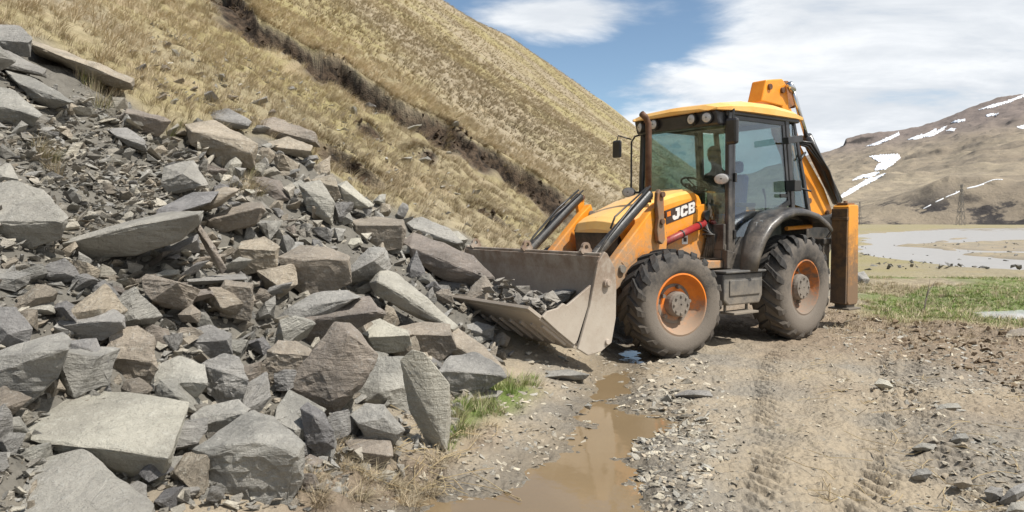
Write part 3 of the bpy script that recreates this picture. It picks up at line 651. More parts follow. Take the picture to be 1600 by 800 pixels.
H('slim upright splinter of slate leaning in the pile', B_, [(303, 351), (312, 350), (336, 385), (353, 418), (346, 426), (322, 390)], None, .25, .1, near=.35, amp=.01)
H('small golden brown stone beside the dark square block', B_, [(278, 492), (300, 476), (314, 488), (310, 503), (284, 502)], None, .7, .5, near=.15)
H('slab with a tan front just above the shadowed plates', B_, [(250, 470), (300, 455), (330, 452), (332, 462), (290, 475), (258, 482)], [(255, 474), (330, 458)], .4, .7, near=.15)
H('dark flat rock under the dead grass at the pile’s top', B_, [(408, 190), (430, 183), (490, 208), (497, 228), (440, 218), (415, 212)], [(412, 200), (494, 222)], .3, .5)
H('bright pale rock below the crest of the pile', P_, [(468, 290), (500, 282), (522, 316), (518, 350), (480, 328)], [(476, 296), (515, 340)], .4, .3, near=.1)
H('dark-fronted rock between the two bright pale rocks', B_, [(487, 282), (520, 272), (532, 308), (512, 320), (494, 306)], [(492, 284), (528, 292)], .6, .3, near=.15)
H('pale triangular rock on the crest of the pile', P_, [(528, 290), (542, 284), (582, 320), (568, 328), (540, 318)], [(532, 292), (576, 324)], .4, .4, near=.1)
H('small grey wedge left of the square-fronted block', G_, [(518, 320), (540, 317), (551, 345), (535, 352), (522, 342)], None, .6, .4, near=.1)
H('grey-topped block behind the layered slab near the bucket', G_, [(636, 348), (660, 340), (702, 358), (722, 378), (700, 384), (650, 366)], [(645, 356), (715, 380)], .5, .5, near=-.05)
H('pale block at the end of the pile above the bucket edge', P_, [(684, 366), (715, 362), (730, 374), (722, 390), (700, 390)], None, .6, .5)
H('rusty flat rock on the pile edge below dry grass', B_, [(420, 222), (450, 215), (488, 228), (480, 246), (440, 240)], [(424, 230), (486, 236)], .5, .5, near=.05)
H('flat slab embedded among grass at the top right of rubble', G_, [(320, 176), (355, 170), (392, 190), (385, 200), (345, 198)], [(325, 184), (388, 196)], .3, .6)
H('broad dark rock face under the embedded flat slab', B_, [(290, 195), (335, 190), (400, 225), (395, 262), (350, 255), (300, 225)], [(300, 205), (392, 240)], .4, .5)
# loose stones on the road
R2 = [
 ('flat pale stone lying on the road right of the stream', P_, [(1053, 618), (1075, 609), (1108, 611), (1112, 619), (1080, 625)]),
 ('long flat stone farther up the right side of the road', P_, [(1462, 641), (1470, 632), (1495, 630), (1502, 637), (1480, 645)]),
 ('two-toned block in the road rubble below the long flat stone', G_, [(1486, 688), (1492, 678), (1508, 677), (1514, 685), (1500, 696)]),
 ('flat stone among straws in the middle right of the road', P_, [(1424, 700), (1440, 692), (1462, 694), (1458, 703), (1436, 705)]),
 ('squat stone in the clay right of the tyre tracks', G_, [(1424, 745), (1432, 734), (1448, 732), (1456, 740), (1446, 748), (1430, 750)]),
 ('rough stone near the lower right corner cluster', B_, [(1490, 755), (1500, 745), (1516, 746), (1519, 757), (1502, 765)]),
 ('pale stone left in the lower right corner cluster', P_, [(1538, 768), (1548, 760), (1566, 763), (1566, 778), (1546, 784)]),
 ('long grey wedge stone in the lower right corner cluster', G_, [(1562, 784), (1578, 764), (1605, 752), (1612, 762), (1590, 780), (1570, 792)]),
 ('stone cut by the bottom edge in the lower right corner', P_, [(1572, 800), (1580, 786), (1600, 783), (1606, 798), (1588, 812)]),
 ('flat light stone in the road pebbles behind the tracks', P_, [(1366, 600), (1374, 592), (1388, 595), (1396, 605), (1380, 608)]),
 ('dark flat wet stone beside the stream under the bucket', G_, [(845, 590), (850, 580), (885, 578), (920, 585), (912, 592), (870, 594)]),
 ('lone dark boulder behind the digger’s stabiliser leg', G_, [(1336, 444), (1338, 427), (1350, 424), (1358, 436), (1354, 448)]),
 ('shaded boulder at the right edge by the mud bank', B_, [(1560, 528), (1580, 516), (1612, 510), (1615, 530), (1585, 540)]),
 ('pebble standing clear in the middle of the stream', G_, [(913, 634), (918, 630), (925, 633), (922, 638)]),
]
for l_, m_, o_ in R2: H(l_, m_, o_, None, .5, .6, amp=.015, cat='stone', name='stone', D=None)

# library of loose rock shapes, shared by the many smaller rocks
def rock_lib(n, flat, seed, fine, amp=.02, rough_=True):
    out = []
    for i in range(n):
        rr = random.Random(seed * 100 + i); pts = []
        k = rr.randint(9, 14) if rough_ else rr.randint(6, 9)
        for _ in range(k):
            p = Vector((rr.uniform(-1, 1), rr.uniform(-1, 1), rr.uniform(-1, 1)))
            mx = max(abs(p.x), abs(p.y), abs(p.z)); p = p / mx * rr.uniform(.78, 1.0)
            pts.append(Vector((p.x * .5, p.y * .5 * rr.uniform(.6, 1), p.z * .5 * flat)))
        bm = hull_bm(pts)
        if rough_: roughen(bm, 1.0, fine, amp, i + seed)
        else: bmesh.ops.triangulate(bm, faces=bm.faces)
        bm.normal_update(); out.append(bm)
    return out
def to_me(bms, name):
    r = []
    for bm in bms:
        me = bpy.data.meshes.new(name); bm.to_mesh(me); bm.free(); r.append(me)
    return r
LB = to_me(rock_lib(9, .72, 1, 8, .028), 'rubble_rock'); LF = to_me(rock_lib(8, .24, 2, 9, .014), 'rubble_plate')
def medium(n, polypx, smin, smax, lib, mats, label, grp, tiltmax=.6, lift=.25, seed=0, name='rock', cat='rock', avoid=1.0):
    rr = random.Random(seed); xs_ = [p[0] for p in polypx]; ys_ = [p[1] for p in polypx]; done = []
    tries = 0
    while len(done) < n and tries < n * 60:
        tries += 1
        x_ = rr.uniform(min(xs_), max(xs_)); y_ = rr.uniform(min(ys_), max(ys_))
        if not inpoly(np.array([x_]), np.array([y_]), polypx)[0]: continue
        s_ = smin + (smax - smin) * rr.random() ** 1.8
        if any(inpoly(np.array([x_, x_ - .3 * s_, x_ + .3 * s_, x_]), np.array([y_ + .1 * s_, y_, y_, y_ - .25 * s_]), hp_).sum() > (1 if s_ > 30 else 0) for hp_ in HPOLY if abs(hp_[0][0] - x_) < 300): continue
        if any(math.hypot(x_ - a, (y_ - b_) * 1.2) < avoid * .42 * (s_ + c) for a, b_, c in done): continue
        done.append((x_, y_, s_))
        D = raydepth(x_, y_); P = ptd(x_, y_, D); sz = s_ * D / FPX
        o = bpy.data.objects.new(name, rr.choice(lib)); COL.objects.link(o)
        z_ = hz(P[0], P[1]); o.location = (P[0], P[1], z_ + sz * lift * rr.uniform(.2, 1))
        sl_ = .5 if P[0] * -.921 + P[1] * .391 > 2.8 else 0
        q = Matrix.Rotation(-sl_, 3, Vector((.391, .921, 0))).to_quaternion() if sl_ else Matrix.Identity(3).to_quaternion()
        q2 = Matrix.Rotation(rr.uniform(-tiltmax, tiltmax), 3, Vector((rr.uniform(-1, 1), rr.uniform(-1, 1), .01)).normalized()).to_quaternion()
        q3 = Matrix.Rotation(rr.uniform(0, 6.28), 3, 'Z').to_quaternion()
        o.rotation_mode = 'QUATERNION'; o.rotation_quaternion = q @ q2 @ q3; o.scale = (sz, sz * rr.uniform(.7, 1), sz * rr.uniform(.7, 1.2))
        if len(o.data.materials) == 0: o.data.materials.append(M['rock_grey'])
        o.material_slots[0].link = 'OBJECT'; o.material_slots[0].material = M[rr.choice(mats)]
        tag(o, label, cat, grp); MREC.append((x_, y_, s_, o, label))
medium(84, [(-20, 440), (120, 430), (250, 480), (420, 440), (600, 440), (700, 560), (690, 640), (520, 700), (470, 780), (300, 800), (-20, 800)], 44, 104, LB, (G_, G_, B_), 'mid-sized angular grey rock filling gaps between boulders of the lower pile', 'rocks filling the lower pile', .8, .55, 3, avoid=.74)
medium(46, [(100, 405), (300, 360), (430, 380), (440, 470), (330, 490), (150, 480), (60, 440)], 30, 78, LF, (B_, B_, G_), 'dark flat rock plate lying stacked in the shade under the long slab', 'stacked flat plates under the long slab', .35, .5, 4, avoid=.6)
medium(68, [(330, 255), (430, 225), (520, 270), (640, 340), (760, 400), (720, 480), (600, 450), (420, 380), (330, 320)], 26, 62, LB + LF[:3], (G_, B_, P_, G_), 'broken angular rock on the upper right flank of the rockfall', 'rocks on the upper right flank', .9, .5, 5, avoid=.8)
medium(34, [(30, 190), (180, 170), (340, 250), (300, 330), (110, 360), (110, 300), (10, 250)], 22, 46, LF, (G_, G_, P_), 'flat grey slate piece lying on the fine shale patch', 'slate pieces on the shale patch', .5, .3, 6)
medium(26, [(210, 60), (330, 90), (430, 180), (400, 240), (300, 190), (200, 120)], 16, 44, LF, (G_, P_, B_), 'flat slate piece showing between tufts high on the slope', 'slate pieces between the upper tufts', .4, .2, 7)
medium(20, [(520, 110), (600, 130), (760, 240), (820, 300), (760, 330), (600, 250)], 12, 34, LF, (G_, P_), 'pale slate piece exposed along the turf scarp', 'slate pieces along the scarp', .4, .2, 8)
medium(16, [(-330, 60), (-60, 60), (-60, 790), (-330, 860)], 60, 150, LB, (G_, B_, G_), 'large angular grey boulder past the left edge of the pile', 'boulders past the left edge', .7, .4, 10)
medium(24, [(620, 440), (760, 460), (800, 560), (700, 520)], 18, 46, LB + LF[:3], (G_, B_), 'grey rock fragment shed just beside the bucket lip', 'rock fragments beside the bucket lip', .8, .3, 9)

# fine debris: too many to count
LIBS = [rock_lib(7, .3, 5, 0, rough_=False), rock_lib(6, .6, 6, 0, rough_=False)]
LNP = []
for L_ in LIBS:
    LNP.append([(np.array([v.co[:] for v in bm.verts]), np.array([[v.index for v in f.verts] for f in bm.faces])) for bm in L_ if not [v.ensure_lookup_table() if hasattr(v, 'ensure_lookup_table') else None for v in []]])
def debris(name, label, X_, Y_, S_, flat_share, tints, lift=.2, tilt=.5, seed=0, zoff=None, mt='rock_stuff'):
    r = np.random.default_rng(seed); Zs = height(X_, Y_); u_, v_ = uv_(X_, Y_); VV = []; FF = []; CC = []; base = 0
    for i in range(len(X_)):
        lib = LNP[0] if r.random() < flat_share else LNP[1]; v, f = lib[r.integers(len(lib))]
        a = r.uniform(0, 6.28); ca, sa_ = math.cos(a), math.sin(a); t1, t2 = r.normal(0, tilt * .5, 2)
        Rz = np.array([[ca, -sa_, 0], [sa_, ca, 0], [0, 0, 1]]); Rx = np.array([[1, 0, 0], [0, math.cos(t1), -math.sin(t1)], [0, math.sin(t1), math.cos(t1)]])
        ty = t2; Ry = np.array([[math.cos(ty), 0, math.sin(ty)], [0, 1, 0], [-math.sin(ty), 0, math.cos(ty)]])
        if u_[i] > .2:
            q = .5; Sl = np.array(Matrix.Rotation(-q, 3, Vector((.391, .921, 0)))); Rt = Sl @ Rx @ Ry @ Rz
        else: Rt = Rx @ Ry @ Rz
        V = (v * np.array([1, r.uniform(.55, 1), r.uniform(.7, 1.3)]) * S_[i]) @ Rt.T + np.array([X_[i], Y_[i], Zs[i] + S_[i] * lift * r.random()])
        VV.append(V); FF.append(f + base); base += len(v)
        CC.append(np.tile(np.array(tints[r.integers(len(tints))]) * r.uniform(.75, 1.2), (len(v), 1)))
    me = raw_mesh(name, np.concatenate(VV), np.concatenate(FF), 3); add_attr(me, 'tint', np.concatenate(CC))
    o = link(name, me, M[mt], smooth=False); tag(o, label, None, None, 'stuff'); o['category'] = 'gravel'; return o
for L_ in LIBS:
    for bm in L_: bm.verts.ensure_lookup_table(); bm.verts.index_update()
LNP = [[(np.array([v.co[:] for v in bm.verts]), np.array([[v.index for v in f.verts] for f in bm.faces])) for bm in L_] for L_ in LIBS]
def scatter_px(n, poly, seed):
    r = np.random.default_rng(seed); xs_ = [p[0] for p in poly]; ys_ = [p[1] for p in poly]; a = r.uniform(min(xs_), max(xs_), n * 4); b_ = r.uniform(min(ys_), max(ys_), n * 4)
    k = inpoly(a, b_, poly); return a[k][:n], b_[k][:n]
def spots(n, poly, seed, smin, smax, onroad=False, pw=2.5):
    r = np.random.default_rng(seed + 99); a, b_ = scatter_px(n, poly, seed); s = smin + (smax - smin) * r.random(len(a)) ** pw
    XX = []; YY = []; SS = []
    for x_, y_, q in zip(a, b_, s):
        if onroad: X0, Y0 = onz(x_, y_, 0); D = Y0
        else:
            D = raydepth(x_, y_); P = ptd(x_, y_, D); X0, Y0 = P[0], P[1]
        XX.append(X0); YY.append(Y0); SS.append(q * D / FPX)
    return np.array(XX), np.array(YY), np.array(SS)
GT = [(1, 1, 1), (.85, .84, .82), (1.1, 1.04, .95), (1.3, 1.24, 1.12), (.72, .69, .65), (1.0, .9, .78)]
a1 = spots(10500, [(-400, 10), (-60, 60), (60, 120), (200, 160), (260, 190), (400, 210), (480, 250), (640, 350), (760, 400), (790, 560), (700, 690), (480, 800), (-400, 860)], 1, 6, 36)
debris('rubble', 'small broken stone filling the whole rockfall', *a1, .55, GT, .35, .9, 11)
a2 = spots(2600, [(10, 180), (180, 160), (340, 250), (330, 330), (120, 370), (110, 300), (10, 250)], 2, 4, 20)
debris('shale', 'fine grey shale chips on the upper left slope', *a2, .95, GT, .25, .5, 12)
a3 = spots(4200, [(560, 800), (640, 740), (720, 690), (800, 620), (820, 570), (1000, 540), (1100, 560), (1160, 640), (1150, 800)], 3, 2, 17, True, 3.5)
a3b = spots(3400, [(1100, 570), (1300, 520), (1700, 560), (1700, 900), (1100, 900)], 4, 2, 10, True, 3)
a3c = spots(900, [(1280, 590), (1420, 590), (1600, 700), (1600, 830), (1400, 830), (1480, 700)], 6, 4, 20, True, 2.5)
a3d = spots(800, [(1000, 600), (1080, 590), (1120, 700), (1090, 800), (1010, 800), (985, 700)], 8, 6, 26, True, 3)
a3e = spots(1600, [(1290, 480), (1420, 500), (1650, 520), (1650, 640), (1400, 600), (1290, 520)], 18, 3, 14, True, 2.5)
aa = [np.concatenate(q) for q in zip(a3, a3b, a3c, a3d, a3e)]
inw = sdf(aa[0], aa[1], PUD) + .07 * fbm(aa[0], aa[1], 2.2, 3, 61) > .10
aa = [q[~inw] for q in aa]
debris('gravel', 'loose grey gravel scattered over the track', *aa, .85, [(1.3 * a, 1.27 * b_, 1.2 * c_) for a, b_, c_ in GT], .05, .5, 13)
a4 = spots(700, [(230, 20), (420, 80), (560, 170), (700, 260), (830, 320), (850, 380), (700, 350), (480, 230), (250, 150)], 5, 3, 15)
debris('slate_chips', 'small slate chips showing through the dry turf', *a4, .9, [(1.1, 1.1, 1.1), (1.4, 1.4, 1.35), (.9, .9, .9)], .2, .5, 14)
r_ = np.random.default_rng(5); rx = np.abs(r_.normal(0, 1, 900)); 
RX = []; RY = []
while len(RX) < 260:
    x_, y_ = onz(r_.uniform(1330, 1700), r_.uniform(376, 425), -1.25)
    RX.append(x_); RY.append(y_)
debris('river_stones', 'stones standing in the shallow river', np.array(RX), np.array(RY), r_.uniform(.1, .45, len(RX)), .5, [(.8, .8, .8), (.6, .6, .6)], .4, .5, 15)

# soil clods on the mud bank
a5 = spots(650, [(1290, 488), (1380, 500), (1500, 508), (1650, 515), (1650, 640), (1500, 580), (1380, 530), (1290, 510)], 9, 3, 18, True, 3)
M['clod'] = simple('soil_clod', (.10, .072, .048), (.22, .165, .11), 9, .95, bmp=.6, bscale=60, spec=.1)
debris('soil_clods', 'brown clods of earth along the bank beside the road', *a5, .6, [(1, 1, 1)], .2, .9, 16, mt='clod')

# dark broken soil hanging in the scarps
CX = []; CY = []; CS = []; rg = np.random.default_rng(91)
for pts, wdt_, n_ in ((SCARP, .30, 26), (SC2, .18, 18), (SC3, .2, 22), (SC4, .2, 22), (SC5, .2, 22), (SC6, .15, 22)):
    for i in range(len(pts) - 1):
        p, q = Vector(pts[i]), Vector(pts[i + 1]); L = (q - p).length; d = (q - p) / max(L, 1e-6); nr = Vector((-d.y, d.x))
        for k in range(int(L * n_)):
            c = p + (q - p) * rg.random() - nr * (wdt_ * rg.random() + .05); CX.append(c.x); CY.append(c.y); CS.append(.05 + .14 * rg.random() ** 2)
M['darksoil'] = simple('dark_soil', (.03, .022, .015), (.09, .065, .045), 7, 1, bmp=.6, bscale=50, spec=.1)
debris('soil_clods', 'dark soil clods breaking out of the turf scarp', np.array(CX), np.array(CY), np.array(CS), .3, [(1, 1, 1)], .5, 1.0, 17, mt='darksoil')

# ------------------------------------------------------------------ grass
def blades(name, label, X_, Y_, H_, nb, wd, pal, lean=(0, 0), spread=.6, curl=.5, seed=0, seg=2):
    """tufts at X_,Y_ of height H_, nb blades each; lean = constant lean vector in plan"""
    r = np.random.default_rng(seed); n = len(X_); Zs = height(X_, Y_)
    X0 = np.repeat(X_, nb); Y0 = np.repeat(Y_, nb); Z0 = np.repeat(Zs, nb); Hh = np.repeat(H_, nb) * r.uniform(.55, 1.15, n * nb); N_ = n * nb
    th = r.uniform(0, 2 * np.pi, N_); rr_ = np.sqrt(r.random(N_)) * np.repeat(H_, nb) * .32
    bx = X0 + np.cos(th) * rr_; by = Y0 + np.sin(th) * rr_; sp = spread * r.uniform(.3, 1.2, N_)
    tw = np.repeat(r.uniform(-.35, .35, n), nb), np.repeat(r.uniform(-.35, .35, n), nb)
    dx = np.cos(th) * sp + lean[0] + tw[0]; dy = np.sin(th) * sp + lean[1] + tw[1]
    px_ = -np.sin(th + r.uniform(-.8, .8, N_)); py_ = np.cos(th)
    W = np.repeat(wd if np.ndim(wd) else np.full(n, wd), nb) * r.uniform(.7, 1.3, N_)
    rows = []
    for k in range(seg + 1):
        q = k / seg; zz = Z0 - .02 + Hh * (q - curl * .45 * q * q * np.clip(np.hypot(dx, dy), 0, 1.6)); ox = dx * Hh * q ** 1.5; oy = dy * Hh * q ** 1.5
        ww = W * (1 - q * .92) * .5
        rows.append(np.stack([bx + ox - px_ * ww, by + oy - py_ * ww, zz], 1)); rows.append(np.stack([bx + ox + px_ * ww, by + oy + py_ * ww, zz], 1))
    V = np.stack(rows, 1).reshape(-1, 3); b0 = np.arange(N_)[:, None] * (2 * (seg + 1)); F_ = []
    for k in range(seg): F_.append(b0 + np.array([[2 * k, 2 * k + 1, 2 * k + 3, 2 * k + 2]]))
    F_ = np.concatenate(F_); me = raw_mesh(name, V, F_, 4)
    pal = np.array(pal); ci = r.integers(0, len(pal), n); col = np.repeat(pal[ci], nb, 0) * .6 + pal[r.integers(0, len(pal), N_)] * .4
    col = col * np.repeat(1 + .38 * fbm(X_, Y_, .16, 4, 401) + .15 * fbm(X_, Y_, 1.3, 2, 402), nb)[:, None] * np.array([1, 1, 1])
    col = col * np.repeat(r.uniform(.9, 1.1, n), nb)[:, None] * r.uniform(.8, 1.2, N_)[:, None]
    add_attr(me, 'tint', np.repeat(col, 2 * (seg + 1), 0)); o = link(name, me, M['grass']); tag(o, label, None, None, 'stuff'); o['category'] = 'grass'; return o
STRAW = [(.43, .355, .245), (.48, .405, .285), (.38, .30, .195), (.41, .345, .225), (.34, .29, .185), (.54, .465, .34)]
def hill_points(n, r0, r1, seed, az0=-50, az1=36, thr=.35, dens=None):
    r = np.random.default_rng(seed); a = rad(1) * r.uniform(az0, az1, n); d = np.sqrt(r.uniform(r0 * r0, r1 * r1, n)) if dens is None else np.exp(r.uniform(math.log(r0), math.log(r1), n))
    x_ = np.sin(a) * d; y_ = np.cos(a) * d; z_, mk_ = height(x_, y_, True)
    k = (mk_['hill'] > .5) & (mk_['grass'] > thr) & (mk_['dark'] < .4) & (fbm(x_, y_, 1.1, 3, 201) > -.6)
    return x_[k], y_[k]
dn = (.35, -.20)       # downhill lean
hx, hy = hill_points(24000, 5, 22, 21); rr1 = RNG.random(len(hx))
blades('dry_grass', 'dry straw-coloured tussocks on the near slope', hx, hy, .09 + .14 * rr1, 26, .006, STRAW, (.55, -.32), .65, .9, 31, 3)
hx, hy = hill_points(34000, 18, 48, 22)
blades('dry_grass', 'dry straw-coloured tussocks across the middle slope', hx, hy, .11 + .13 * RNG.random(len(hx)), 14, .017, STRAW, (.65, -.38), .8, .8, 32)
hx, hy = hill_points(80000, 44, 150, 23)
blades('dry_grass', 'dry straw-coloured tussocks on the upper hill', hx, hy, .13 + .16 * RNG.random(len(hx)), 7, .036, STRAW, (.6, -.36), .9, .8, 33, 1)
# overhanging turf along the scarps
SX = []; SY = []
for pts, off in ((SCARP, .12), (SC2, .08), (SC3, .08), (SC4, .08), (SC5, .08), (SC6, .08)):
    for i in range(len(pts) - 1):
        p, q = Vector(pts[i]), Vector(pts[i + 1]); L = (q - p).length; nn = int(L * 30); d = (q - p) / max(L, 1e-6); nr = Vector((-d.y, d.x))
        for k in range(nn):
            c = p + (q - p) * RNG.random() + nr * (off * .3 + .16 * RNG.random()); SX.append(c.x); SY.append(c.y)
blades('turf_fringe', 'grass hanging over the broken turf edges', np.array(SX), np.array(SY), .10 + .16 * RNG.random(len(SX)), 16, .010, STRAW[2:5] + [(.24, .18, .1)], (.75, -.5), .6, 1.25, 34)
# a few tufts in the rubble and at its foot
def tuft_px(pts, hh, nb, w, pal, name, label, lean, seed, spread=.5, jitter=.12):
    X_ = []; Y_ = []; r = random.Random(seed)
    for x_, y_, n in pts:
        for _ in range(n):
            P = at(x_ + r.gauss(0, 9), y_ + r.gauss(0, 6)); X_.append(P[0]); Y_.append(P[1])
    return blades(name, label, np.array(X_), np.array(Y_), hh * RNG.uniform(.7, 1.3, len(X_)), nb, w, pal, lean, spread, .9, seed, 3)
GREEN = [(.10, .17, .03), (.15, .23, .05), (.20, .27, .08), (.30, .30, .12)]
tuft_px([(140, 125, 3), (150, 140, 3), (160, 160, 4), (60, 240, 4), (75, 255, 3), (380, 260, 5), (400, 280, 5), (385, 290, 4), (340, 240, 3), (270, 200, 3), (180, 130, 3)], .22, 40, .005, STRAW + [(.22, .26, .08)], 'dry_grass', 'dry grass clumps hanging between rocks of the rockfall', (.4, -.25), 41)
tuft_px([(715, 655, 14), (725, 640, 12), (745, 640, 12), (760, 632, 10), (800, 605, 12), (820, 600, 9), (705, 690, 8), (735, 600, 6), (790, 600, 10), (720, 670, 9), (780, 640, 8)], .12, 34, .005, GREEN + STRAW[:2], 'green_grass', 'green and straw grass on the verge by the stream', (.1, -.15), 42)
tuft_px([(540, 720, 10), (580, 740, 9), (620, 735, 12), (660, 740, 12), (640, 760, 9), (560, 760, 8), (490, 760, 8), (500, 785, 7), (690, 720, 9), (730, 680, 7), (600, 700, 6), (770, 660, 6), (520, 690, 4), (460, 770, 4)], .12, 34, .004, STRAW + [(.25, .19, .11)], 'dry_grass', 'matted dry grass on the verge below the boulders', (.35, -.35), 43, .8)
# meadow to the right of the road
r = np.random.default_rng(8); mx_, my_ = [], []
ax = r.uniform(1320, 1750, 16000); ay = 396 + (520 - 396) * r.random(16000) ** 1.1
mp_ = np.array([onz(a, b_, 0) for a, b_ in zip(ax, ay)]); zz, mk_ = height(mp_[:, 0], mp_[:, 1], True)
k = (mk_['mead'] > .4) & (fbm(mp_[:, 0], mp_[:, 1], .8, 3, 301) > -.25); mp_ = mp_[k]; gk = (mk_['green'][k] > .5) & (r.random(k.sum()) < .8)
blades('green_grass', 'short green grass on the meadow beside the road', mp_[gk, 0], mp_[gk, 1], r.uniform(.04, .10, gk.sum()), 9, .012, GREEN, (0, 0), .6, .6, 51)
blades('dry_grass', 'dry yellow grass patches on the meadow beside the road', mp_[~gk, 0], mp_[~gk, 1], r.uniform(.06, .16, (~gk).sum()), 12, .010, STRAW + [(.22, .24, .08)], (.2, 0), .7, .7, 52)
ax = r.uniform(1290, 1700, 1500); ay = 500 + (ax - 1290) * .055 + r.normal(0, 13, 1500)
mp_ = np.array([onz(a, b_, 0) for a, b_ in zip(ax, ay)])
blades('dry_grass', 'torn dry grass and roots along the mud bank', mp_[:, 0], mp_[:, 1], r.uniform(.04, .15, 1500), 10, .006, STRAW + [(.2, .15, .09)], (.2, -.3), 1.0, .9, 53)
ax = r.uniform(1050, 1560, 170); ay = r.uniform(560, 800, 170); mp_ = np.array([onz(a, b_, 0) for a, b_ in zip(ax, ay)]); kk = fbm(mp_[:, 0], mp_[:, 1], .9, 3, 305) > .05; mp_ = mp_[kk]
blades('green_grass', 'sparse short grass growing in the track', mp_[:, 0], mp_[:, 1], r.uniform(.02, .05, len(mp_)), 10, .004, GREEN + STRAW[:3], (0, 0), .9, .6, 54)
# straws, twigs
M['straw'] = simple('dry_straw', (.45, .36, .2), (.3, .22, .12), 8, .8)
b_ = MB(); r = random.Random(77)
for _ in range(150):
    x_, y_ = r.uniform(1250, 1600), r.uniform(480, 790); X0, Y0 = onz(x_, y_, 0); a = r.uniform(0, 6.28); L = r.uniform(.08, .45)
    if r.random() < .35: x_, y_ = r.uniform(560, 780), r.uniform(680, 760); X0, Y0 = onz(x_, y_, 0)
    pts = []
    for k in range(4):
        q = (k / 3 - .5) * L; X1 = X0 + math.cos(a + k * .12) * q; Y1 = Y0 + math.sin(a + k * .12) * q; pts.append((X1, Y1, hz(X1, Y1) + .015 + .03 * r.random()))
    b_.tube(pts, .0025, 4)
o = b_.build('straw', M['straw']); tag(o, 'loose straws and thin twigs lying on the track', None, None, 'stuff'); o['category'] = 'straw'
tw = MB(); 
def G3(px_, py_, up): X0, Y0 = onz(px_, py_, 0); return (X0, Y0, hz(X0, Y0) + up)
tw.tube([G3(1443, 487, .0), G3(1447, 478, .22), G3(1452, 470, .33), G3(1462, 465, .42)], [.018, .012, .008, .004], 6); tw.tube([G3(1447, 478, .22), G3(1450, 477, .42), G3(1452, 476, .55)], [.01, .006, .003], 5)
o = tw.build('twig', simple('twig_bark', (.05, .04, .03), (.1, .08, .06), 20, .9), smooth=True); tag(o, 'bare forked dark twig sticking up from the green meadow', 'twig')

# ------------------------------------------------------------------ backhoe loader (x forward, y to its left = towards the camera, z up)
PHI = rad(36)
HV = Vector((-math.cos(PHI), -math.sin(PHI), 0)); NV = Vector((math.sin(PHI), -math.cos(PHI), 0))
W0 = Vector((2.02, 8.7, 0)); O0 = W0 - NV * 1.2
MG = -.03
RM = Matrix(((HV.x, NV.x, 0), (HV.y, NV.y, 0), (0, 0, 1)))
# HV x NV points down or up? build a proper rotation: x->HV, y->NV, z->up
def dirty(name, c1, c2, dirt, zlo, zhi, rough=.4, scale=3, amount=.6, metal=0, coat=0, spec=.5, bmp=.15):
    m, t, b = mat(name); O = N(t, 'ShaderNodeNewGeometry').outputs['Position']; s = N(t, 'ShaderNodeSeparateXYZ'); lk(t, O, s.inputs[0])
    n = noise(t, O, scale, 8, .68); f = noise(t, O, scale * 9, 6, .7); c = mixc(t, sstep(t, n, .35, .65), c1, c2)
    up = math_(t, 'SUBTRACT', 1, sstep(t, s.outputs[2], zlo, zhi)); k = math_(t, 'MULTIPLY_ADD', up, .55, math_(t, 'MULTIPLY', n, .55)); k = math_(t, 'MULTIPLY_ADD', f, .35, k)
    k = math_(t, 'MULTIPLY', sstep(t, k, .62, .95), amount); c = mixc(t, k, c, dirt); c = mixc(t, math_(t, 'MULTIPLY', sstep(t, f, .62, .70), .5), c, (.07, .045, .03))
    lk(t, c, b.inputs['Base Color']); lk(t, math_(t, 'MULTIPLY_ADD', k, .5, rough, clamp=True), b.inputs['Roughness']); b.inputs['Metallic'].default_value = metal; b.inputs['Coat Weight'].default_value = coat; b.inputs['Specular IOR Level'].default_value = spec
    bump(t, b, math_(t, 'ADD', f, n), bmp, .01); return m
DUST = (.26, .215, .16)
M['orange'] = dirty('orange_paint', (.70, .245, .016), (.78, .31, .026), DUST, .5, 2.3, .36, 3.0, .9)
M['hoodtop'] = dirty('yellow_glare_paint', (.86, .52, .17), (.84, .45, .11), (.70, .56, .34), 0, 3, .28, 2, .7)  # sun glare and pale dust are put into this yellow
M['rim'] = dirty('rim_paint', (.72, .20, .014), (.60, .16, .014), DUST, .2, 1.1, .5, 6, .9)
M['rim_muddy'] = dirty('muddy_rim_paint', (.55, .16, .02), (.12, .085, .06), (.20, .165, .13), .2, 1.3, .7, 5, .95)
M['black'] = dirty('black_steel', (.018, .018, .018), (.03, .029, .028), DUST, .4, 2.2, .38, 4, .5)
M['glossblack'] = dirty('black_plastic', (.022, .022, .024), (.04, .04, .042), DUST, 0, 3.5, .28, 5, .45)
M['tyre'] = dirty('muddy_rubber', (.022, .021, .020), (.035, .032, .029), (.105, .088, .07), .2, 1.6, .8, 5, .75, bmp=.5)
M['tyremud'] = dirty('dried_mud_sidewall', (.04, .037, .034), (.11, .095, .08), (.17, .145, .118), .2, 1.9, .85, 3.5, .9, bmp=.5)
M['bucket'] = dirty('scraped_steel', (.38, .32, .26), (.20, .125, .08), (.50, .44, .37), .2, 1.9, .5, 4.5, .7, metal=.1)
M['bucket_side'] = dirty('scraped_plate', (.38, .33, .27), (.22, .16, .115), (.46, .41, .34), .2, 1.5, .45, 5, .7, metal=.1)
M['hub'] = dirty('muddy_hub', (.14, .12, .10), (.2, .18, .15), (.24, .2, .16), .2, 1.2, .8, 12, .8)
M['chrome'] = simple('ram_rod', (.62, .62, .62), None, 3, .18, 1)
M['rust'] = dirty('rusty_pipe', (.10, .05, .03), (.16, .085, .05), (.2, .15, .1), 0, 4, .6, 14, .5, metal=.3)
M['leverbrown'] = dirty('worn_lever_paint', (.30, .12, .04), (.13, .075, .045), (.24, .18, .12), 0, 4, .5, 9, .7)
M['red'] = dirty('red_ram', (.30, .02, .02), (.24, .018, .02), DUST, 0, 2.6, .4, 9, .8)
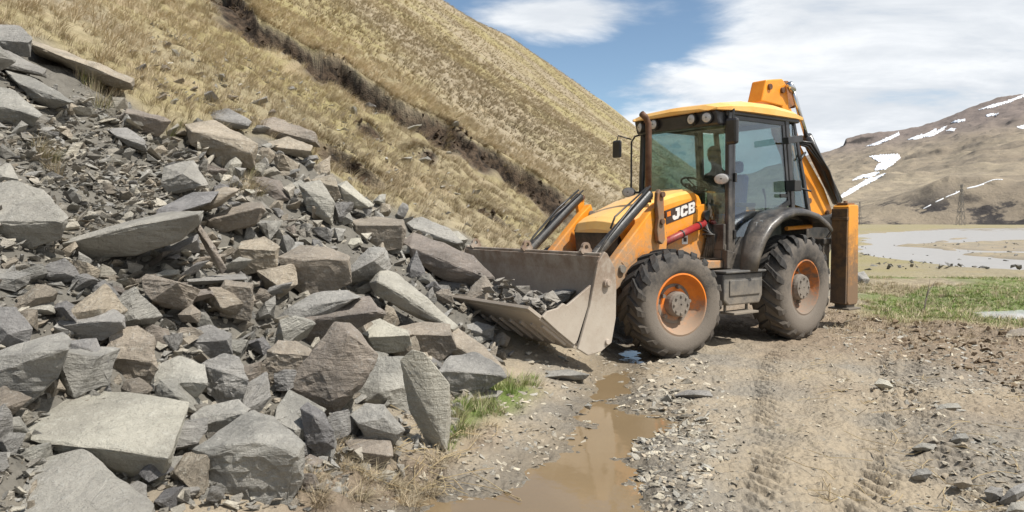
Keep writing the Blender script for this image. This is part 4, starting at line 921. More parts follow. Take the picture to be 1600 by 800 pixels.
M['greybox'] = dirty('grey_box_paint', (.085, .083, .08), (.13, .125, .115), DUST, 0, 1.6, .5, 5, .7)
M['blue'] = simple('blue_fabric', (.025, .09, .30), (.03, .11, .34), 9, .8)
M['darkcloth'] = simple('dark_cloth', (.02, .025, .04), (.03, .04, .06), 12, .9)
M['skin'] = simple('skin', (.30, .17, .11), (.34, .20, .13), 8, .6)
M['lamp'] = simple('lamp_lens', (.62, .60, .56), (.5, .48, .44), 30, .15, coat=.5)
M['white'] = simple('white_vinyl', (.72, .71, .68), (.62, .60, .56), 30, .5)
M['decalblack'] = simple('black_vinyl', (.03, .018, .014), (.05, .03, .02), 30, .5)
M['darkleg'] = dirty('leg_shade_brown', (.20, .11, .045), (.07, .045, .028), (.12, .09, .065), .2, 1.6, .6, 6, .7)  # dark brown standing for shade on the stabiliser's front face
M['stabpaint'] = dirty('stabiliser_paint', (.70, .29, .03), (.60, .26, .04), (.16, .11, .07), .3, 2.3, .45, 2.6, .95)
def glass_mat(name, tint, extra=.1):
    m = bpy.data.materials.new(name); m.use_nodes = True; t = m.node_tree; t.nodes.clear(); o = N(t, 'ShaderNodeOutputMaterial')
    tr = N(t, 'ShaderNodeBsdfTransparent'); tr.inputs[0].default_value = (*tint, 1); gl = N(t, 'ShaderNodeBsdfGlossy'); gl.inputs['Roughness'].default_value = .03; gl.inputs[0].default_value = (.9, .95, 1, 1)
    di = N(t, 'ShaderNodeBsdfDiffuse'); di.inputs[0].default_value = (.25, .23, .2, 1)
    ge = N(t, 'ShaderNodeNewGeometry'); vd = N(t, 'ShaderNodeVectorMath', operation='DOT_PRODUCT'); lk(t, ge.outputs['Normal'], vd.inputs[0]); lk(t, ge.outputs['Incoming'], vd.inputs[1])
    fac = math_(t, 'POWER', math_(t, 'SUBTRACT', 1, math_(t, 'ABSOLUTE', vd.outputs['Value'])), 4.0); P = objco(t); n = noise(t, P, 2.2, 6, .6)
    m1 = N(t, 'ShaderNodeMixShader'); lk(t, math_(t, 'MULTIPLY', sstep(t, n, .45, .75), extra), m1.inputs[0]); lk(t, tr.outputs[0], m1.inputs[1]); lk(t, di.outputs[0], m1.inputs[2])
    m2 = N(t, 'ShaderNodeMixShader'); lk(t, math_(t, 'MULTIPLY_ADD', fac, .9, .10, clamp=True), m2.inputs[0]); lk(t, m1.outputs[0], m2.inputs[1]); lk(t, gl.outputs[0], m2.inputs[2]); lk(t, m2.outputs[0], o.inputs[0]); return m
M['glass'] = glass_mat('tinted_glass', (.66, .77, .73), .03); M['doorglass'] = glass_mat('dusty_door_glass', (.66, .73, .77), .05)

root = bpy.data.objects.new('backhoe_loader', None); COL.objects.link(root); root.empty_display_size = .5
# rotation about z taking +x to HV; NV is then -y' or +y'
ang = math.atan2(HV.y, HV.x)
yv = Vector((-math.sin(ang), math.cos(ang), 0)); FLIP = 1 if yv.dot(NV) > 0 else -1
root.location = (O0.x, O0.y, MG); root.rotation_euler = (0, 0, ang)
tag(root, 'orange backhoe loader with muddy tyres digging its front bucket into the rockfall', 'backhoe loader')
assert FLIP == 1
R_ = root
# wheels
def wheel(x, y, r, rrim, wdt, steer, hubr, deep, mirror):
    rm_ = 'rim' if x > -1 else 'rim_muddy'
    b_ = MB(); hw = wdt / 2
    dish = [(rrim + .015, hw - .03), (rrim + .02, hw - .012), (rrim - .005, hw - .005), (rrim - .02, hw - .03), (rrim - .035, hw - .09), (rrim - .07, hw - .12), (rrim - .085, hw - deep * .8), (rrim - .13, hw - deep), (hubr + .09, hw - deep - .01), (hubr + .05, hw - deep + .015), (.02, hw - deep + .015)]
    back = [(.02, hw - deep - .05), (rrim - .10, hw - deep - .06), (rrim - .03, -hw + .06), (rrim + .015, -hw + .03)]
    b_.lathe(dish + back, n=56, closed=True)
    o = b_.build('wheel', M[rm_], R_, smooth=True, loc=(x, y, r), rot=(0, 0, steer + (math.pi if mirror else 0)))
    md = o.modifiers.new('e', 'EDGE_SPLIT'); md.split_angle = rad(50)
    t_ = MB(); k = r - rrim
    prof = [(rrim + .0, hw - .035), (rrim + .02, hw - .005), (rrim + k * .22, hw + .012), (rrim + k * .5, hw + .022), (rrim + k * .74, hw + .005), (r - .055, hw - .03), (r - .045, hw - .08), (r - .035, 0), (r - .045, -hw + .08), (r - .055, -hw + .03), (rrim + k * .74, -hw - .005), (rrim + k * .5, -hw - .022), (rrim + .02, -hw + .005), (rrim, -hw + .035)]
    t_.lathe(prof, n=96)
    ty = t_.build('tyre', M['tyremud'], o, smooth=True)
    # tread: chevron bars that run from each shoulder to the middle
    l_ = MB(); NL = 19; rr = random.Random(int(r * 1000) + int(x * 10) + (1 if mirror else 0))
    for s in (-1, 1):
        for q in range(NL):
            a0 = 2 * math.pi * (q + (.5 if s > 0 else 0)) / NL; rows = []
            st = [(hw + .012, r - k * .34, .0, .045), (hw + .004, r - .045, .03, .05), (hw - .03, r - .005, .06, .055), (hw * .5, r + .004, .17, .05), (-.01, r + .004, .30, .045)]
            for (yy, ro, da, hwid) in st:
                hwid *= rr.uniform(.85, 1.15); ro += rr.uniform(-.008, .006); ai = a0 + da
                dh = .06
                P4 = []
                for (dr, dw) in ((-dh, -1.25), (0, -.8), (0, .8), (-dh, 1.25)):
                    an = ai + dw * hwid / r; rad_ = ro + dr
                    yo = s * (yy if dr == 0 else yy - (.03 if yy > hw - .01 else 0))
                    P4.append((math.cos(an) * rad_, yo, math.sin(an) * rad_))
                rows.append(P4)
            l_.quadstrip(rows); n0 = len(l_.v)
            l_.f.append((n0 - 20, n0 - 19, n0 - 18, n0 - 17)); l_.f.append((n0 - 4, n0 - 3, n0 - 2, n0 - 1))
    tr = l_.build('tread', M['tyre'], o, bevel=.012)
    h_ = MB(); yb = hw - deep + .01
    h_.lathe([(.01, yb), (hubr, yb), (hubr, yb + deep * .55), (hubr * .92, yb + deep * .7), (hubr * .90, yb + deep * .78), (.01, yb + deep * .8)], n=28)
    for q in range(8):
        a = q * math.pi / 4; c = (math.cos(a) * hubr * .68, yb + deep * .8, math.sin(a) * hubr * .68); h_.tube([c, (c[0], c[1] + .015, c[2])], .016, 6)
    h_.build('hub', M['hub'], o, bevel=.006)
    n_ = MB()
    for q in range(5):
        a = q * 2 * math.pi / 5 + .5; c = (math.cos(a) * (hubr + .055), yb - .0, math.sin(a) * (hubr + .055)); n_.tube([c, (c[0], c[1] + .05, c[2])], .024, 6)
    n_.lathe([(hubr + .02, yb - .012), (hubr + .09, yb - .012), (hubr + .09, yb + .004), (hubr + .02, yb + .004)], n=40, closed=True)
    n_.build('wheel_nut_ring', M['hub'], o)
    return o
wheel(-.02, .97, .645, .36, .44, rad(-9), .15, .17, False); wheel(-.02, -.97, .645, .36, .44, rad(-9), .15, .17, True)
wheel(-2.46, .97, .72, .37, .46, rad(4), .18, .20, False); wheel(-2.46, -.97, .72, .37, .46, rad(4), .18, .20, True)
# chassis and axles
b_ = MB(); b_.prism([(.62, .72), (.5, .50), (-3.6, .50), (-3.75, .7), (-3.75, 1.15), (.3, 1.15), (.62, 1.1)], -.36, .36); b_.box((-1.6, 0, 1.05), (2.6, 1.3, .14))
b_.build('chassis', M['black'], R_, .02)
b_ = MB(); b_.tube([(0, -.8, .645), (0, -.3, .62), (0, .3, .62), (0, .8, .645)], [.11, .15, .15, .11], 14); b_.tube([(-.02, -.18, .62), (-.02, .18, .62)], .24, 16); b_.build('front_axle', M['hub'], R_, smooth=True)
b_ = MB(); b_.tube([(-2.46, -.8, .72), (-2.46, .8, .72)], .14, 14); b_.tube([(-2.46, -.2, .72), (-2.46, .2, .72)], .28, 16); b_.build('rear_axle', M['hub'], R_, smooth=True)
b_ = MB(); b_.prism([(.74, 1.16), (.80, .60), (.58, .48), (.15, .52), (.1, 1.2)], -.43, .43); b_.build('front_frame', M['orange'], R_, .03)
b_ = MB(); b_.prism([(.72, 1.02), (.60, .62), (.30, .66), (.25, 1.1)], .435, .52); b_.prism([(.72, 1.02), (.60, .62), (.30, .66), (.25, 1.1)], -.52, -.435); b_.build('frame_gusset', M['leverbrown'], R_, .01)
# hood
hs = [(.34, 1.50, .36, .03), (.31, 1.60, .40, .06), (.22, 1.66, .42, .08), (0, 1.76, .43, .10), (-.35, 1.89, .44, .10), (-.75, 1.99, .45, .10), (-1.05, 2.04, .46, .10), (-1.16, 2.00, .46, .11), (-1.19, 1.88, .46, .09)]
rows = []
for x_, zt, hw, c in hs:
    zb = 1.50 if x_ > .1 else 1.12; zb = min(zb, zt - .02)
    rows.append([(x_, hw + .01, zb if x_ > .25 else 1.30 if x_ > -.2 else 1.12), (x_, hw + .01, max(zt - c * 2.2, zb)), (x_, hw, max(zt - c, zb)), (x_, hw - c * .35, zt - c * .35), (x_, hw - c, zt), (x_, hw * .4, zt + .02), (x_, 0, zt + .03), (x_, -hw * .4, zt + .02), (x_, -hw + c, zt), (x_, -hw + c * .35, zt - c * .35), (x_, -hw, max(zt - c, zb)), (x_, -hw - .01, max(zt - c * 2.2, zb)), (x_, -hw - .01, zb if x_ > .25 else 1.30 if x_ > -.2 else 1.12)])
b_ = MB(); b_.quadstrip(rows); n0 = len(b_.v); b_.f.append(tuple(range(13))); b_.f.append(tuple(range(n0 - 13, n0)))
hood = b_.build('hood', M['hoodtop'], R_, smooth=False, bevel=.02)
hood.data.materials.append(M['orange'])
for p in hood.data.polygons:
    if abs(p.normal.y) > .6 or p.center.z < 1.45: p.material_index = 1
b_ = MB(); b_.prism([(.33, 1.515), (.27, 1.12), (.1, 1.12), (.1, 1.515)], -.40, .40); gr = b_.build('grille', M['black'], R_, .01)
b_ = MB()
for k in range(7): b_.box((.31 - .012 * k, 0, 1.47 - .05 * k), (.02, .74, .012))
b_.build('grille_bar', M['glossblack'], gr)
# side panel under the emblem (orange cowl) and cowl to the cab
b_ = MB(); b_.prism([(.02, 1.30), (-.16, 1.06), (-1.2, 1.06), (-1.25, 1.20), (-1.22, 1.86), (-.9, 1.80), (-.3, 1.62), (.02, 1.52)], .455, .50); b_.prism([(.02, 1.30), (-.16, 1.12), (-1.2, 1.12), (-1.25, 1.20), (-1.22, 1.86), (-.9, 1.80), (-.3, 1.62), (.02, 1.52)], -.50, -.455)
sidep = b_.build('engine_side_panel', M['orange'], R_, .012)
# emblem
y0 = .502
E4 = [(-.445, 1.585), (-1.01, 1.735), (-.985, 1.905), (-.425, 1.755)]     # bl, br, tr, tl in x,z
def emap(u, v, y): 
    a = Vector(E4[0]).lerp(Vector(E4[1]), u); c = Vector(E4[3]).lerp(Vector(E4[2]), u); p = a.lerp(c, v); return (p.x, y, p.y)
b_ = MB(); b_.add([emap(*q, y0 + .004) for q in ((0, 0), (1, 0), (1, 1), (0, 1))] + [emap(*q, y0 - .02) for q in ((0, 0), (1, 0), (1, 1), (0, 1))], [(0, 1, 2, 3), (4, 5, 6, 7), (0, 1, 5, 4), (1, 2, 6, 5), (2, 3, 7, 6), (3, 0, 4, 7)])
em = b_.build('emblem', M['decalblack'], sidep)
JJ = [[(.62, 1), (1, 1), (1, .25), (.78, 0), (.2, 0), (0, .22), (0, .44), (.36, .44), (.36, .30), (.62, .30)], [(.42, .76), (.62, .76), (.62, 1), (.42, 1)]]
CC_ = [[(1, .64), (1, .8), (.82, 1), (.18, 1), (0, .8), (0, .2), (.18, 0), (.82, 0), (1, .2), (1, .38), (.64, .38), (.64, .28), (.36, .28), (.36, .72), (.64, .72), (.64, .64)]]
BB_ = [[(0, 0), (.36, 0), (.36, 1), (0, 1)], [(.36, .78), (.64, .78), (.64, .62), (1, .62), (1, .84), (.84, 1), (.36, 1)], [(.36, .40), (.64, .40), (.64, .60), (.36, .60)], [(.64, .40), (.92, .50), (1, .60), (.64, .60)], [(.36, 0), (.84, 0), (1, .16), (1, .40), (.64, .40), (.64, .22), (.36, .22)]]
lt = MB()
for polys, u0, u1 in ((JJ, .20, .44), (CC_, .47, .71), (BB_, .74, .965)):
    for pl in polys:
        v3 = [emap(u0 + (u1 - u0) * a + .03 * b2, .10 + .80 * b2, y0 + .008) for a, b2 in pl]; v4 = [(p[0], y0 - .01, p[2]) for p in v3]; n = len(pl)
        lt.add(v3 + v4, [tuple(range(n))] + [(i, (i + 1) % n, (i + 1) % n + n, i + n) for i in range(n)])
lt.build('lettering', M['white'], em)
b_ = MB(); b_.add([emap(a, c, y0 + .007) for a, c in ((.04, .52), (.16, .52), (.16, .88), (.04, .88))], [(0, 1, 2, 3)]); b_.build('orange_square', M['rim'], em)
b_ = MB(); b_.box((-.80, .503, 1.385), (.11, .008, .12)); b_.build('sticker', M['white'], sidep)
b_ = MB(); b_.box((-.80, .508, 1.385), (.06, .003, .055)); b_.build('sticker_symbol', M['decalblack'], sidep)
# loader arms
ARM = [(-.12, 1.86), (.06, 1.72), (.64, 1.16), (1.18, .74), (1.26, .58), (1.20, .44), (1.06, .42), (.70, .74), (.30, 1.00), (.05, 1.10), (-.16, 1.14), (-.26, 1.24), (-.28, 1.40), (-.22, 1.60)]
for s in (1, -1):
    y1_, y2_ = (.56, .68) if s > 0 else (-.68, -.56)
    b_ = MB(); b_.prism(ARM, y1_, y2_); arm = b_.build('loader_arm', M['orange'], R_, .015)
    b_ = MB(); yy = .681 * s; b_.prism([(.16, 1.46), (.52, 1.14), (.44, 1.07), (.14, 1.26)], min(yy, yy + .006 * s), max(yy, yy + .006 * s)); b_.build('arm_plate', M['orange'], arm, .004)
    b_ = MB()
    for px_, pz_ in ((-.12, 1.72), (.52, 1.06), (1.15, .55)): b_.tube([(px_, .54 * s, pz_), (px_, .72 * s, pz_)], .05, 16)
    b_.build('pivot_pin', M['hub'], arm, .006)
    b_ = MB(); lv = [(-.05, 2.02), (-.01, 1.97), (.0, 1.84), (-.03, 1.66), (-.01, 1.5), (-.03, 1.38), (-.10, 1.34), (-.15, 1.4), (-.13, 1.7), (-.12, 1.92)]
    b_.prism(lv, .70 * s if s > 0 else -.76, .76 if s > 0 else -.70); lev = b_.build('tilt_lever', M['leverbrown'] if s > 0 else M['orange'], R_, .012)
    b_ = MB()
    for zz in (1.95,): b_.tube([(-.08, .68 * s, zz), (-.08, .79 * s, zz)], .035, 12)
    b_.build('lever_pin', M['rust'], lev)
    b_ = MB(); b_.tube([(-.08, .68 * s, 1.62), (-.08, .79 * s, 1.62)], .035, 12); b_.build('lever_pin', M['rust'], lev)
    # bucket tilt ram
    a = Vector((-.0, .64 * s, 1.97)); c = Vector((.98, .64 * s, 1.165)); e = Vector((1.22, .64 * s, .96))
    b_ = MB(); b_.tube([a, a + (c - a) * .02, c], [.045, .062, .062], 20); b_.tube([c, c + (c - a).normalized() * .05], .072, 16); ram = b_.build('tilt_ram', M['black'], R_, smooth=False)
    b_ = MB(); b_.tube([c, e], .032, 12); b_.build('ram_rod', M['chrome'], ram, smooth=True)
    b_ = MB(); b_.tube([a + Vector((.02, .02 * s, .08)), a + (c - a) * .35 + Vector((.03, .05 * s, .10)), a + (c - a) * .75 + Vector((.03, .06 * s, .06)), c + Vector((.0, .05 * s, .0))], .014, 8)
    b_.tube([a + Vector((0, -.05 * s, .07)), a + (c - a) * .5 + Vector((.05, -.05 * s, .11)), a + (c - a) * .62 + Vector((.03, -.02 * s, .07))], .012, 8); b_.build('hydraulic_hose', M['black'], ram, smooth=True)
    b_ = MB(); b_.tube([(-.18, .585 * s, 1.31), (-1.08, .585 * s, 1.60)], .048, 16); rr_ = b_.build('lift_ram', M['red'], R_, smooth=True)
    b_ = MB()
    for q in (.12, .5, .86): b_.tube([(-.18 - .9 * q, .585 * s, 1.31 + .29 * q), (-.20 - .9 * q, .585 * s, 1.316 + .29 * q)], .056, 16)
    b_.build('ram_band', M['black'], rr_)
b_ = MB(); b_.tube([(.88, -.62, .88), (.88, .62, .88)], .06, 12); b_.build('arm_cross_tube', M['orange'], R_, smooth=True)
# bucket
YW = 1.30
Bk = MB()
def sheet3(b_, prof, y0_, y1_, th):       # thick bent plate following prof in x,z
    n = len(prof); off = []
    for i in range(n):
        a = Vector(prof[max(i - 1, 0)]); c = Vector(prof[min(i + 1, n - 1)]); d = (c - a).normalized(); off.append((prof[i][0] + d.y * th, prof[i][1] - d.x * th))
    b_.prism(list(prof) + off[::-1], y0_, y1_)
back = [(1.42, 1.265), (1.385, 1.10), (1.37, .80), (1.38, .52), (1.44, .37), (1.58, .30), (1.74, .345)]
sheet3(Bk, back, -YW, YW, -.035)
buck = Bk.build('bucket', M['bucket'], R_, .006)
b_ = MB(); b_.box((1.40, 0, 1.275), (.075, 2 * YW, .035)); b_.build('top_rail', M['bucket_side'], buck, .008)
b_ = MB(); sheet3(b_, [(1.735, .34), (1.95, .50), (2.20, .675), (2.31, .755)], -YW + .03, YW - .03, .03); fl = b_.build('bucket_floor', M['bucket'], buck, .004)
b_ = MB(); sheet3(b_, [(2.20, .69), (2.36, .80)], -YW, YW, .035)
b_.build('cutting_edge', M['bucket_side'], buck, .004)
b_ = MB()
for k in range(14):
    yy = -1.2 + k * .185; sheet3(b_, [(1.82, .385), (2.12, .602)], yy, yy + .035, .045)
b_.build('wear_strip', M['bucket'], fl, .004)
SP = [(1.40, 1.31), (1.36, 1.29), (1.25, 1.14), (1.225, .95), (1.23, .60), (1.29, .34), (1.44, .26), (1.62, .24), (1.76, .32), (1.72, .42), (1.60, .74), (1.545, .97), (1.49, 1.20)]
CL = [(1.555, .965), (1.60, .74), (1.74, .40), (1.78, .36), (2.00, .52), (2.20, .68), (2.14, .73), (2.00, .755), (1.93, .80), (1.88, .775)]
for s in (1, -1):
    b_ = MB(); b_.prism(SP, YW if s > 0 else -YW - .035, YW + .035 if s > 0 else -YW); sp_o = b_.build('side_plate', M['bucket_side'], buck, .008)
    b_ = MB(); b_.prism(CL, (YW - .03) if s > 0 else -YW - .002, (YW + .002) if s > 0 else -YW + .03); b_.build('jaw_side', M['bucket_side'], buck, .006)
    b_ = MB(); b_.tube([(1.38, (YW + .03) * s, .98), (1.38, (YW + .075) * s, .98)], .045, 18); b_.tube([(1.38, (YW + .075) * s, .98), (1.38, (YW + .09) * s, .98)], .03, 18); b_.tube([(1.36, (YW + .03) * s, .36), (1.36, (YW + .06) * s, .36)], .03, 12); b_.build('hinge_boss', M['bucket'], sp_o, .004)
for yy in (-1.14, -.03, 1.02):
    b_ = MB(); o_ = [(1.30, 1.27), (1.50, 1.27), (1.485, 1.33), (1.44, 1.385), (1.40, 1.40), (1.36, 1.385), (1.325, 1.34)]; i_ = [(1.40 + .028 * math.cos(a), 1.345 + .028 * math.sin(a)) for a in [k * math.pi / 4 for k in range(8)]]
    n = 16; outp = []
    def ro(a):   # outer outline distance from the eye centre
        return .055 if math.sin(a) > -.2 else .09
    ring = [(1.40 + ro(2 * math.pi * k / n) * math.cos(2 * math.pi * k / n), max(1.27, 1.345 + ro(2 * math.pi * k / n) * math.sin(2 * math.pi * k / n))) for k in range(n)]; inn = [(1.40 + .026 * math.cos(2 * math.pi * k / n), 1.347 + .026 * math.sin(2 * math.pi * k / n)) for k in range(n)]
    V = [(p[0], yy, p[1]) for p in ring] + [(p[0], yy, p[1]) for p in inn] + [(p[0], yy + .035, p[1]) for p in ring] + [(p[0], yy + .035, p[1]) for p in inn]
    Fq = []
    for k in range(n):
        j = (k + 1) % n; Fq += [(k, j, n + j, n + k), (2 * n + k, 3 * n + k, 3 * n + j, 2 * n + j), (k, 2 * n + k, 2 * n + j, j), (n + k, n + j, 3 * n + j, 3 * n + k)]
    b_.add(V, Fq); b_.build('lifting_eye', M['bucket'], buck)
# cab
def frame_bar(b_, pts, w, d): 
    for a, c in zip(pts[:-1], pts[1:]):
        a = Vector(a); c = Vector(c); b_.tube([a, c], w * .62, 6)
XF, XB = -1.32, -2.98; YC = .80
cabf = MB()
# lower body side skins (dark) and posts
def post(b_, a, c, wx, wy):
    a = Vector(a); c = Vector(c); V = []
    for p in (a, c):
        for sx, sy in ((-1, -1), (1, -1), (1, 1), (-1, 1)): V.append((p.x + sx * wx / 2, p.y + sy * wy / 2, p.z))
    b_.add(V, [(0, 1, 2, 3), (4, 5, 6, 7), (0, 1, 5, 4), (1, 2, 6, 5), (2, 3, 7, 6), (3, 0, 4, 7)])
for s in (1, -1):
    post(cabf, (XF, YC * s, 1.1), (XF - .02, (YC - .04) * s, 3.08), .09, .07)      # front posts
    post(cabf, (-2.72, YC * s, 1.80), (-2.58, (YC - .04) * s, 3.08), .09, .06)      # middle posts
    post(cabf, (-3.20, (YC - .04) * s, 1.72), (-2.86, (YC - .12) * s, 3.08), .07, .07)  # rear posts
    post(cabf, (-.98, .42 * s, 1.15), (-1.30, (YC - .0) * s, 1.12), .05, .05)
post(cabf, (XF - .02, 0, 3.0), (XF - .02, 0, 3.1), .12, 1.56); post(cabf, (-2.86, 0, 3.0), (-2.86, 0, 3.1), .1, 1.4); post(cabf, (-3.2, 0, 1.68), (-3.2, 0, 1.78), .1, 1.5)
for s in (1, -1): post(cabf, (-2.1, (YC - .04) * s, 3.02), (-2.1, (YC - .04) * s, 3.1), 1.55, .07)
cab = cabf.build('cab_frame', M['glossblack'], R_, .015)
low = MB()
for s in (1, -1):
    y1_, y2_ = (YC - .05, YC) if s > 0 else (-YC, -YC + .05)
    low.prism([(-1.28, 1.32), (-1.28, 1.06), (-1.72, 1.06), (-1.86, 1.22), (-2.05, 1.52), (-2.3, 1.72), (-2.7, 1.80), (-3.2, 1.74), (-3.25, 1.60), (-2.75, 1.70), (-2.30, 1.60), (-2.05, 1.40), (-1.80, 1.0), (-1.2, 1.0), (-1.2, 1.32)][:8] + [(-3.25, 1.60), (-2.72, 1.66), (-2.30, 1.56), (-2.05, 1.32), (-1.84, 1.0), (-1.24, 1.0), (-1.24, 1.32)], y1_, y2_)
low.box((-3.2, 0, 1.5), (.06, 1.5, .5)); low.box((-2.2, 0, 1.16), (1.9, 1.44, .06)); low.box((-1.26, 0, 1.25), (.05, 1.5, .35)); low.box((-1.25, .64, 1.42), (.05, .30, .34)); low.box((-1.25, -.64, 1.42), (.05, .30, .34)); low.prism([(-1.22, 1.25), (-1.22, 1.0), (-1.75, 1.0), (-1.62, 1.16)], .80, .86)
low.build('lower_body', M['glossblack'], R_, .012)
def pane(name, pts, m, parent, th=.008):
    b_ = MB(); n = len(pts); V = [Vector(p) for p in pts]; nn = (V[1] - V[0]).cross(V[2] - V[0]).normalized() * th
    b_.add([tuple(v) for v in V] + [tuple(v + nn) for v in V], [tuple(range(n)), tuple(range(2 * n - 1, n - 1, -1))] + [(i, (i + 1) % n, (i + 1) % n + n, i + n) for i in range(n)]); return b_.build(name, m, parent)
pane('windscreen', [(XF + .01, -.74, 1.42), (XF + .01, .74, 1.42), (XF - .01, .70, 3.02), (XF - .01, -.70, 3.02)], M['glass'], cab)
for s in (1, -1):
    d = MB(); yy = (YC - .005) * s
    DO = [(-1.38, 1.16), (-1.82, 1.16), (-2.02, 1.46), (-2.28, 1.70), (-2.66, 1.86), (-2.53, 3.02), (-1.40, 3.02)]; DI = [(-1.43, 1.24), (-1.79, 1.24), (-1.98, 1.52), (-2.26, 1.77), (-2.60, 1.92), (-2.48, 2.96), (-1.45, 2.96)]
    n = 7; ys = (yy - .02, yy + .02)
    V = [(p[0], ys[0] - (.03 * s if p[1] > 2.5 else 0), p[1]) for p in DO] + [(p[0], ys[0] - (.03 * s if p[1] > 2.5 else 0), p[1]) for p in DI] + [(p[0], ys[1] - (.03 * s if p[1] > 2.5 else 0), p[1]) for p in DO] + [(p[0], ys[1] - (.03 * s if p[1] > 2.5 else 0), p[1]) for p in DI]
    Fq = []
    for k in range(n):
        j = (k + 1) % n; Fq += [(k, j, n + j, n + k), (2 * n + k, 3 * n + k, 3 * n + j, 2 * n + j), (k, 2 * n + k, 2 * n + j, j), (n + k, n + j, 3 * n + j, 3 * n + k)]
    d.add(V, Fq); door = d.build('door', M['glossblack'], R_, .006)
    pane('door_glass', [(p[0], yy - (.03 * s if p[1] > 2.5 else 0), p[1]) for p in DI], M['doorglass'], door)
    b_ = MB(); b_.box((-2.45, yy + .045 * s, 1.98), (.16, .03, .05)); b_.box((-1.40, yy + .03 * s, 2.2), (.04, .04, .12)); b_.box((-1.40, yy + .03 * s, 1.45), (.04, .04, .12)); b_.build('door_handle', M['black'], door, .008)
    pane('rear_quarter_glass', [(-2.66, yy - .03 * s, 3.0), (-2.79, yy, 1.86), (-3.15, yy - .04 * s, 1.80), (-2.83, yy - .09 * s, 3.0)], M['glass'], cab)
pane('rear_window', [(-3.18, -.68, 1.80), (-3.18, .68, 1.80), (-2.87, .62, 3.0), (-2.87, -.62, 3.0)], M['glass'], cab)
pane('front_corner_glass', [(-1.20, .50, 1.40), (XF + .05, .76, 1.40), (XF + .02, .76, 2.0), (-1.20, .50, 2.0)], M['glass'], cab)
# roof
rf = MB(); rows = []
for x_, zt, hw in ((-1.06, 3.10, .70), (-1.10, 3.15, .76), (-1.3, 3.19, .84), (-1.7, 3.24, .87), (-2.2, 3.25, .87), (-2.7, 3.21, .85), (-2.95, 3.16, .80), (-3.0, 3.10, .76)):
    zb = 3.07; rows.append([(x_, hw, zb), (x_, hw + .005, (zb + zt) / 2 - .01), (x_, hw - .05, zt - .04), (x_, hw - .2, zt), (x_, 0, zt + .02), (x_, -hw + .2, zt), (x_, -hw + .05, zt - .04), (x_, -hw - .005, (zb + zt) / 2 - .01), (x_, -hw, zb)])
rf.quadstrip(rows); n0 = len(rf.v); rf.f.append(tuple(range(9))); rf.f.append(tuple(range(n0 - 9, n0))); rf.f += [(i * 9, i * 9 + 8, (i + 1) * 9 + 8, (i + 1) * 9) for i in range(7)]
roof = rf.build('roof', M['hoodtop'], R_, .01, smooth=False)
vis = MB(); vis.prism([(-1.10, 3.075), (-1.16, 2.88), (-1.34, 2.88), (-1.34, 3.075)], -.74, .74); vs = vis.build('visor', M['glossblack'], roof, .03)
for yy, zz in ((-.60, 2.97), (-.34, 2.985), (.34, 2.985), (.60, 2.98)):
    b_ = MB(); b_.lathe([(.01, .02), (.05, .015), (.068, 0), (.072, -.03), (.01, -.03)], n=24); l = b_.build('work_light', M['lamp'], roof, smooth=True, loc=(-1.085, yy, zz), rot=(0, rad(12), -math.pi / 2 + (.35 if yy > .5 else -.35 if yy < -.5 else 0)))
    b_ = MB(); b_.lathe([(.066, .008), (.083, .008), (.083, -.04), (.066, -.04)], n=24, closed=True); b_.build('light_bezel', M['black'], l, smooth=False)
# fenders
for s in (1, -1):
    arc = [(-1.30, 1.0), (-1.38, 1.22), (-1.50, 1.42), (-1.68, 1.60), (-1.92, 1.73), (-2.2, 1.80), (-2.5, 1.80), (-2.8, 1.74), (-3.05, 1.62), (-3.15, 1.54)]
    rows = []
    for i, (x_, z_) in enumerate(arc):
        c = Vector((-2.46, .72)); d = (Vector((x_, z_)) - c).normalized()
        yi = 1.0 - .21 * min(1, i / 4); q = [(yi, -.01), (yi + (1.08 - yi) * .45, .008), (1.08, .0), (1.17, -.025), (1.19, -.055), (1.185, -.10)]
        rows.append([(x_ + d.x * o_, yy * s, z_ + d.y * o_) for yy, o_ in q])
    b_ = MB(); b_.quadstrip(rows); b_.build('fender', M['glossblack'], R_, smooth=True, solid=.02)
    b_ = MB(); b_.prism([(-1.25, 1.06), (-1.30, .98), (-1.70, .98), (-1.84, 1.12), (-1.9, 1.3), (-1.55, 1.42), (-1.34, 1.2)], *( (YC + .002, YC + .06) if s > 0 else (-YC - .06, -YC - .002))); b_.build('fender_bracket', M['glossblack'], R_, .01)
b_ = MB(); b_.tube([(-2.5, .86, 1.52), (-3.1, .86, 1.55)], .03, 8); b_.build('fender_stay', M['orange'], R_)
# step and tool box between the wheels
for s in (1, -1):
    b_ = MB(); b_.prism([(-.84, .96), (-.86, .62), (-.95, .56), (-1.58, .56), (-1.64, .66), (-1.64, .96)], *((.70, 1.10) if s > 0 else (-1.10, -.70))); tb = b_.build('tool_box', M['greybox'], R_, .02)
    yy = 1.10 * s
    b_ = MB(); b_.box((-1.26, yy + .008 * s, .78), (.62, .02, .20)); b_.build('box_lid', M['greybox'], tb, .01)
    b_ = MB(); b_.box((-1.24, 1.02 * s, .985), (.82, .26, .03)); b_.build('step', M['greybox'], tb, .01)
    b_ = MB(); b_.box((-1.22, 1.06 * s, .46), (.5, .22, .03)); b_.box((-1.44, 1.0 * s, .51), (.03, .03, .12)); b_.box((-1.0, 1.0 * s, .51), (.03, .03, .12)); b_.build('lower_step', M['greybox'], tb, .006)
    b_ = MB(); b_.box((-1.2, .62 * s, 1.06), (.9, .3, .10)); b_.build('sill_beam', M['orange'], R_, .01)
b_ = MB()
for k in range(6): b_.tube([(-1.18 + .02 * k, .50 + .012 * k, 1.75 - .06 * k), (-1.2, .56 + .02 * k, 1.45), (-1.12 - .03 * k, .55 + .015 * k, 1.15)], .016, 7)
b_.build('hydraulic_hose', M['black'], R_, smooth=True)
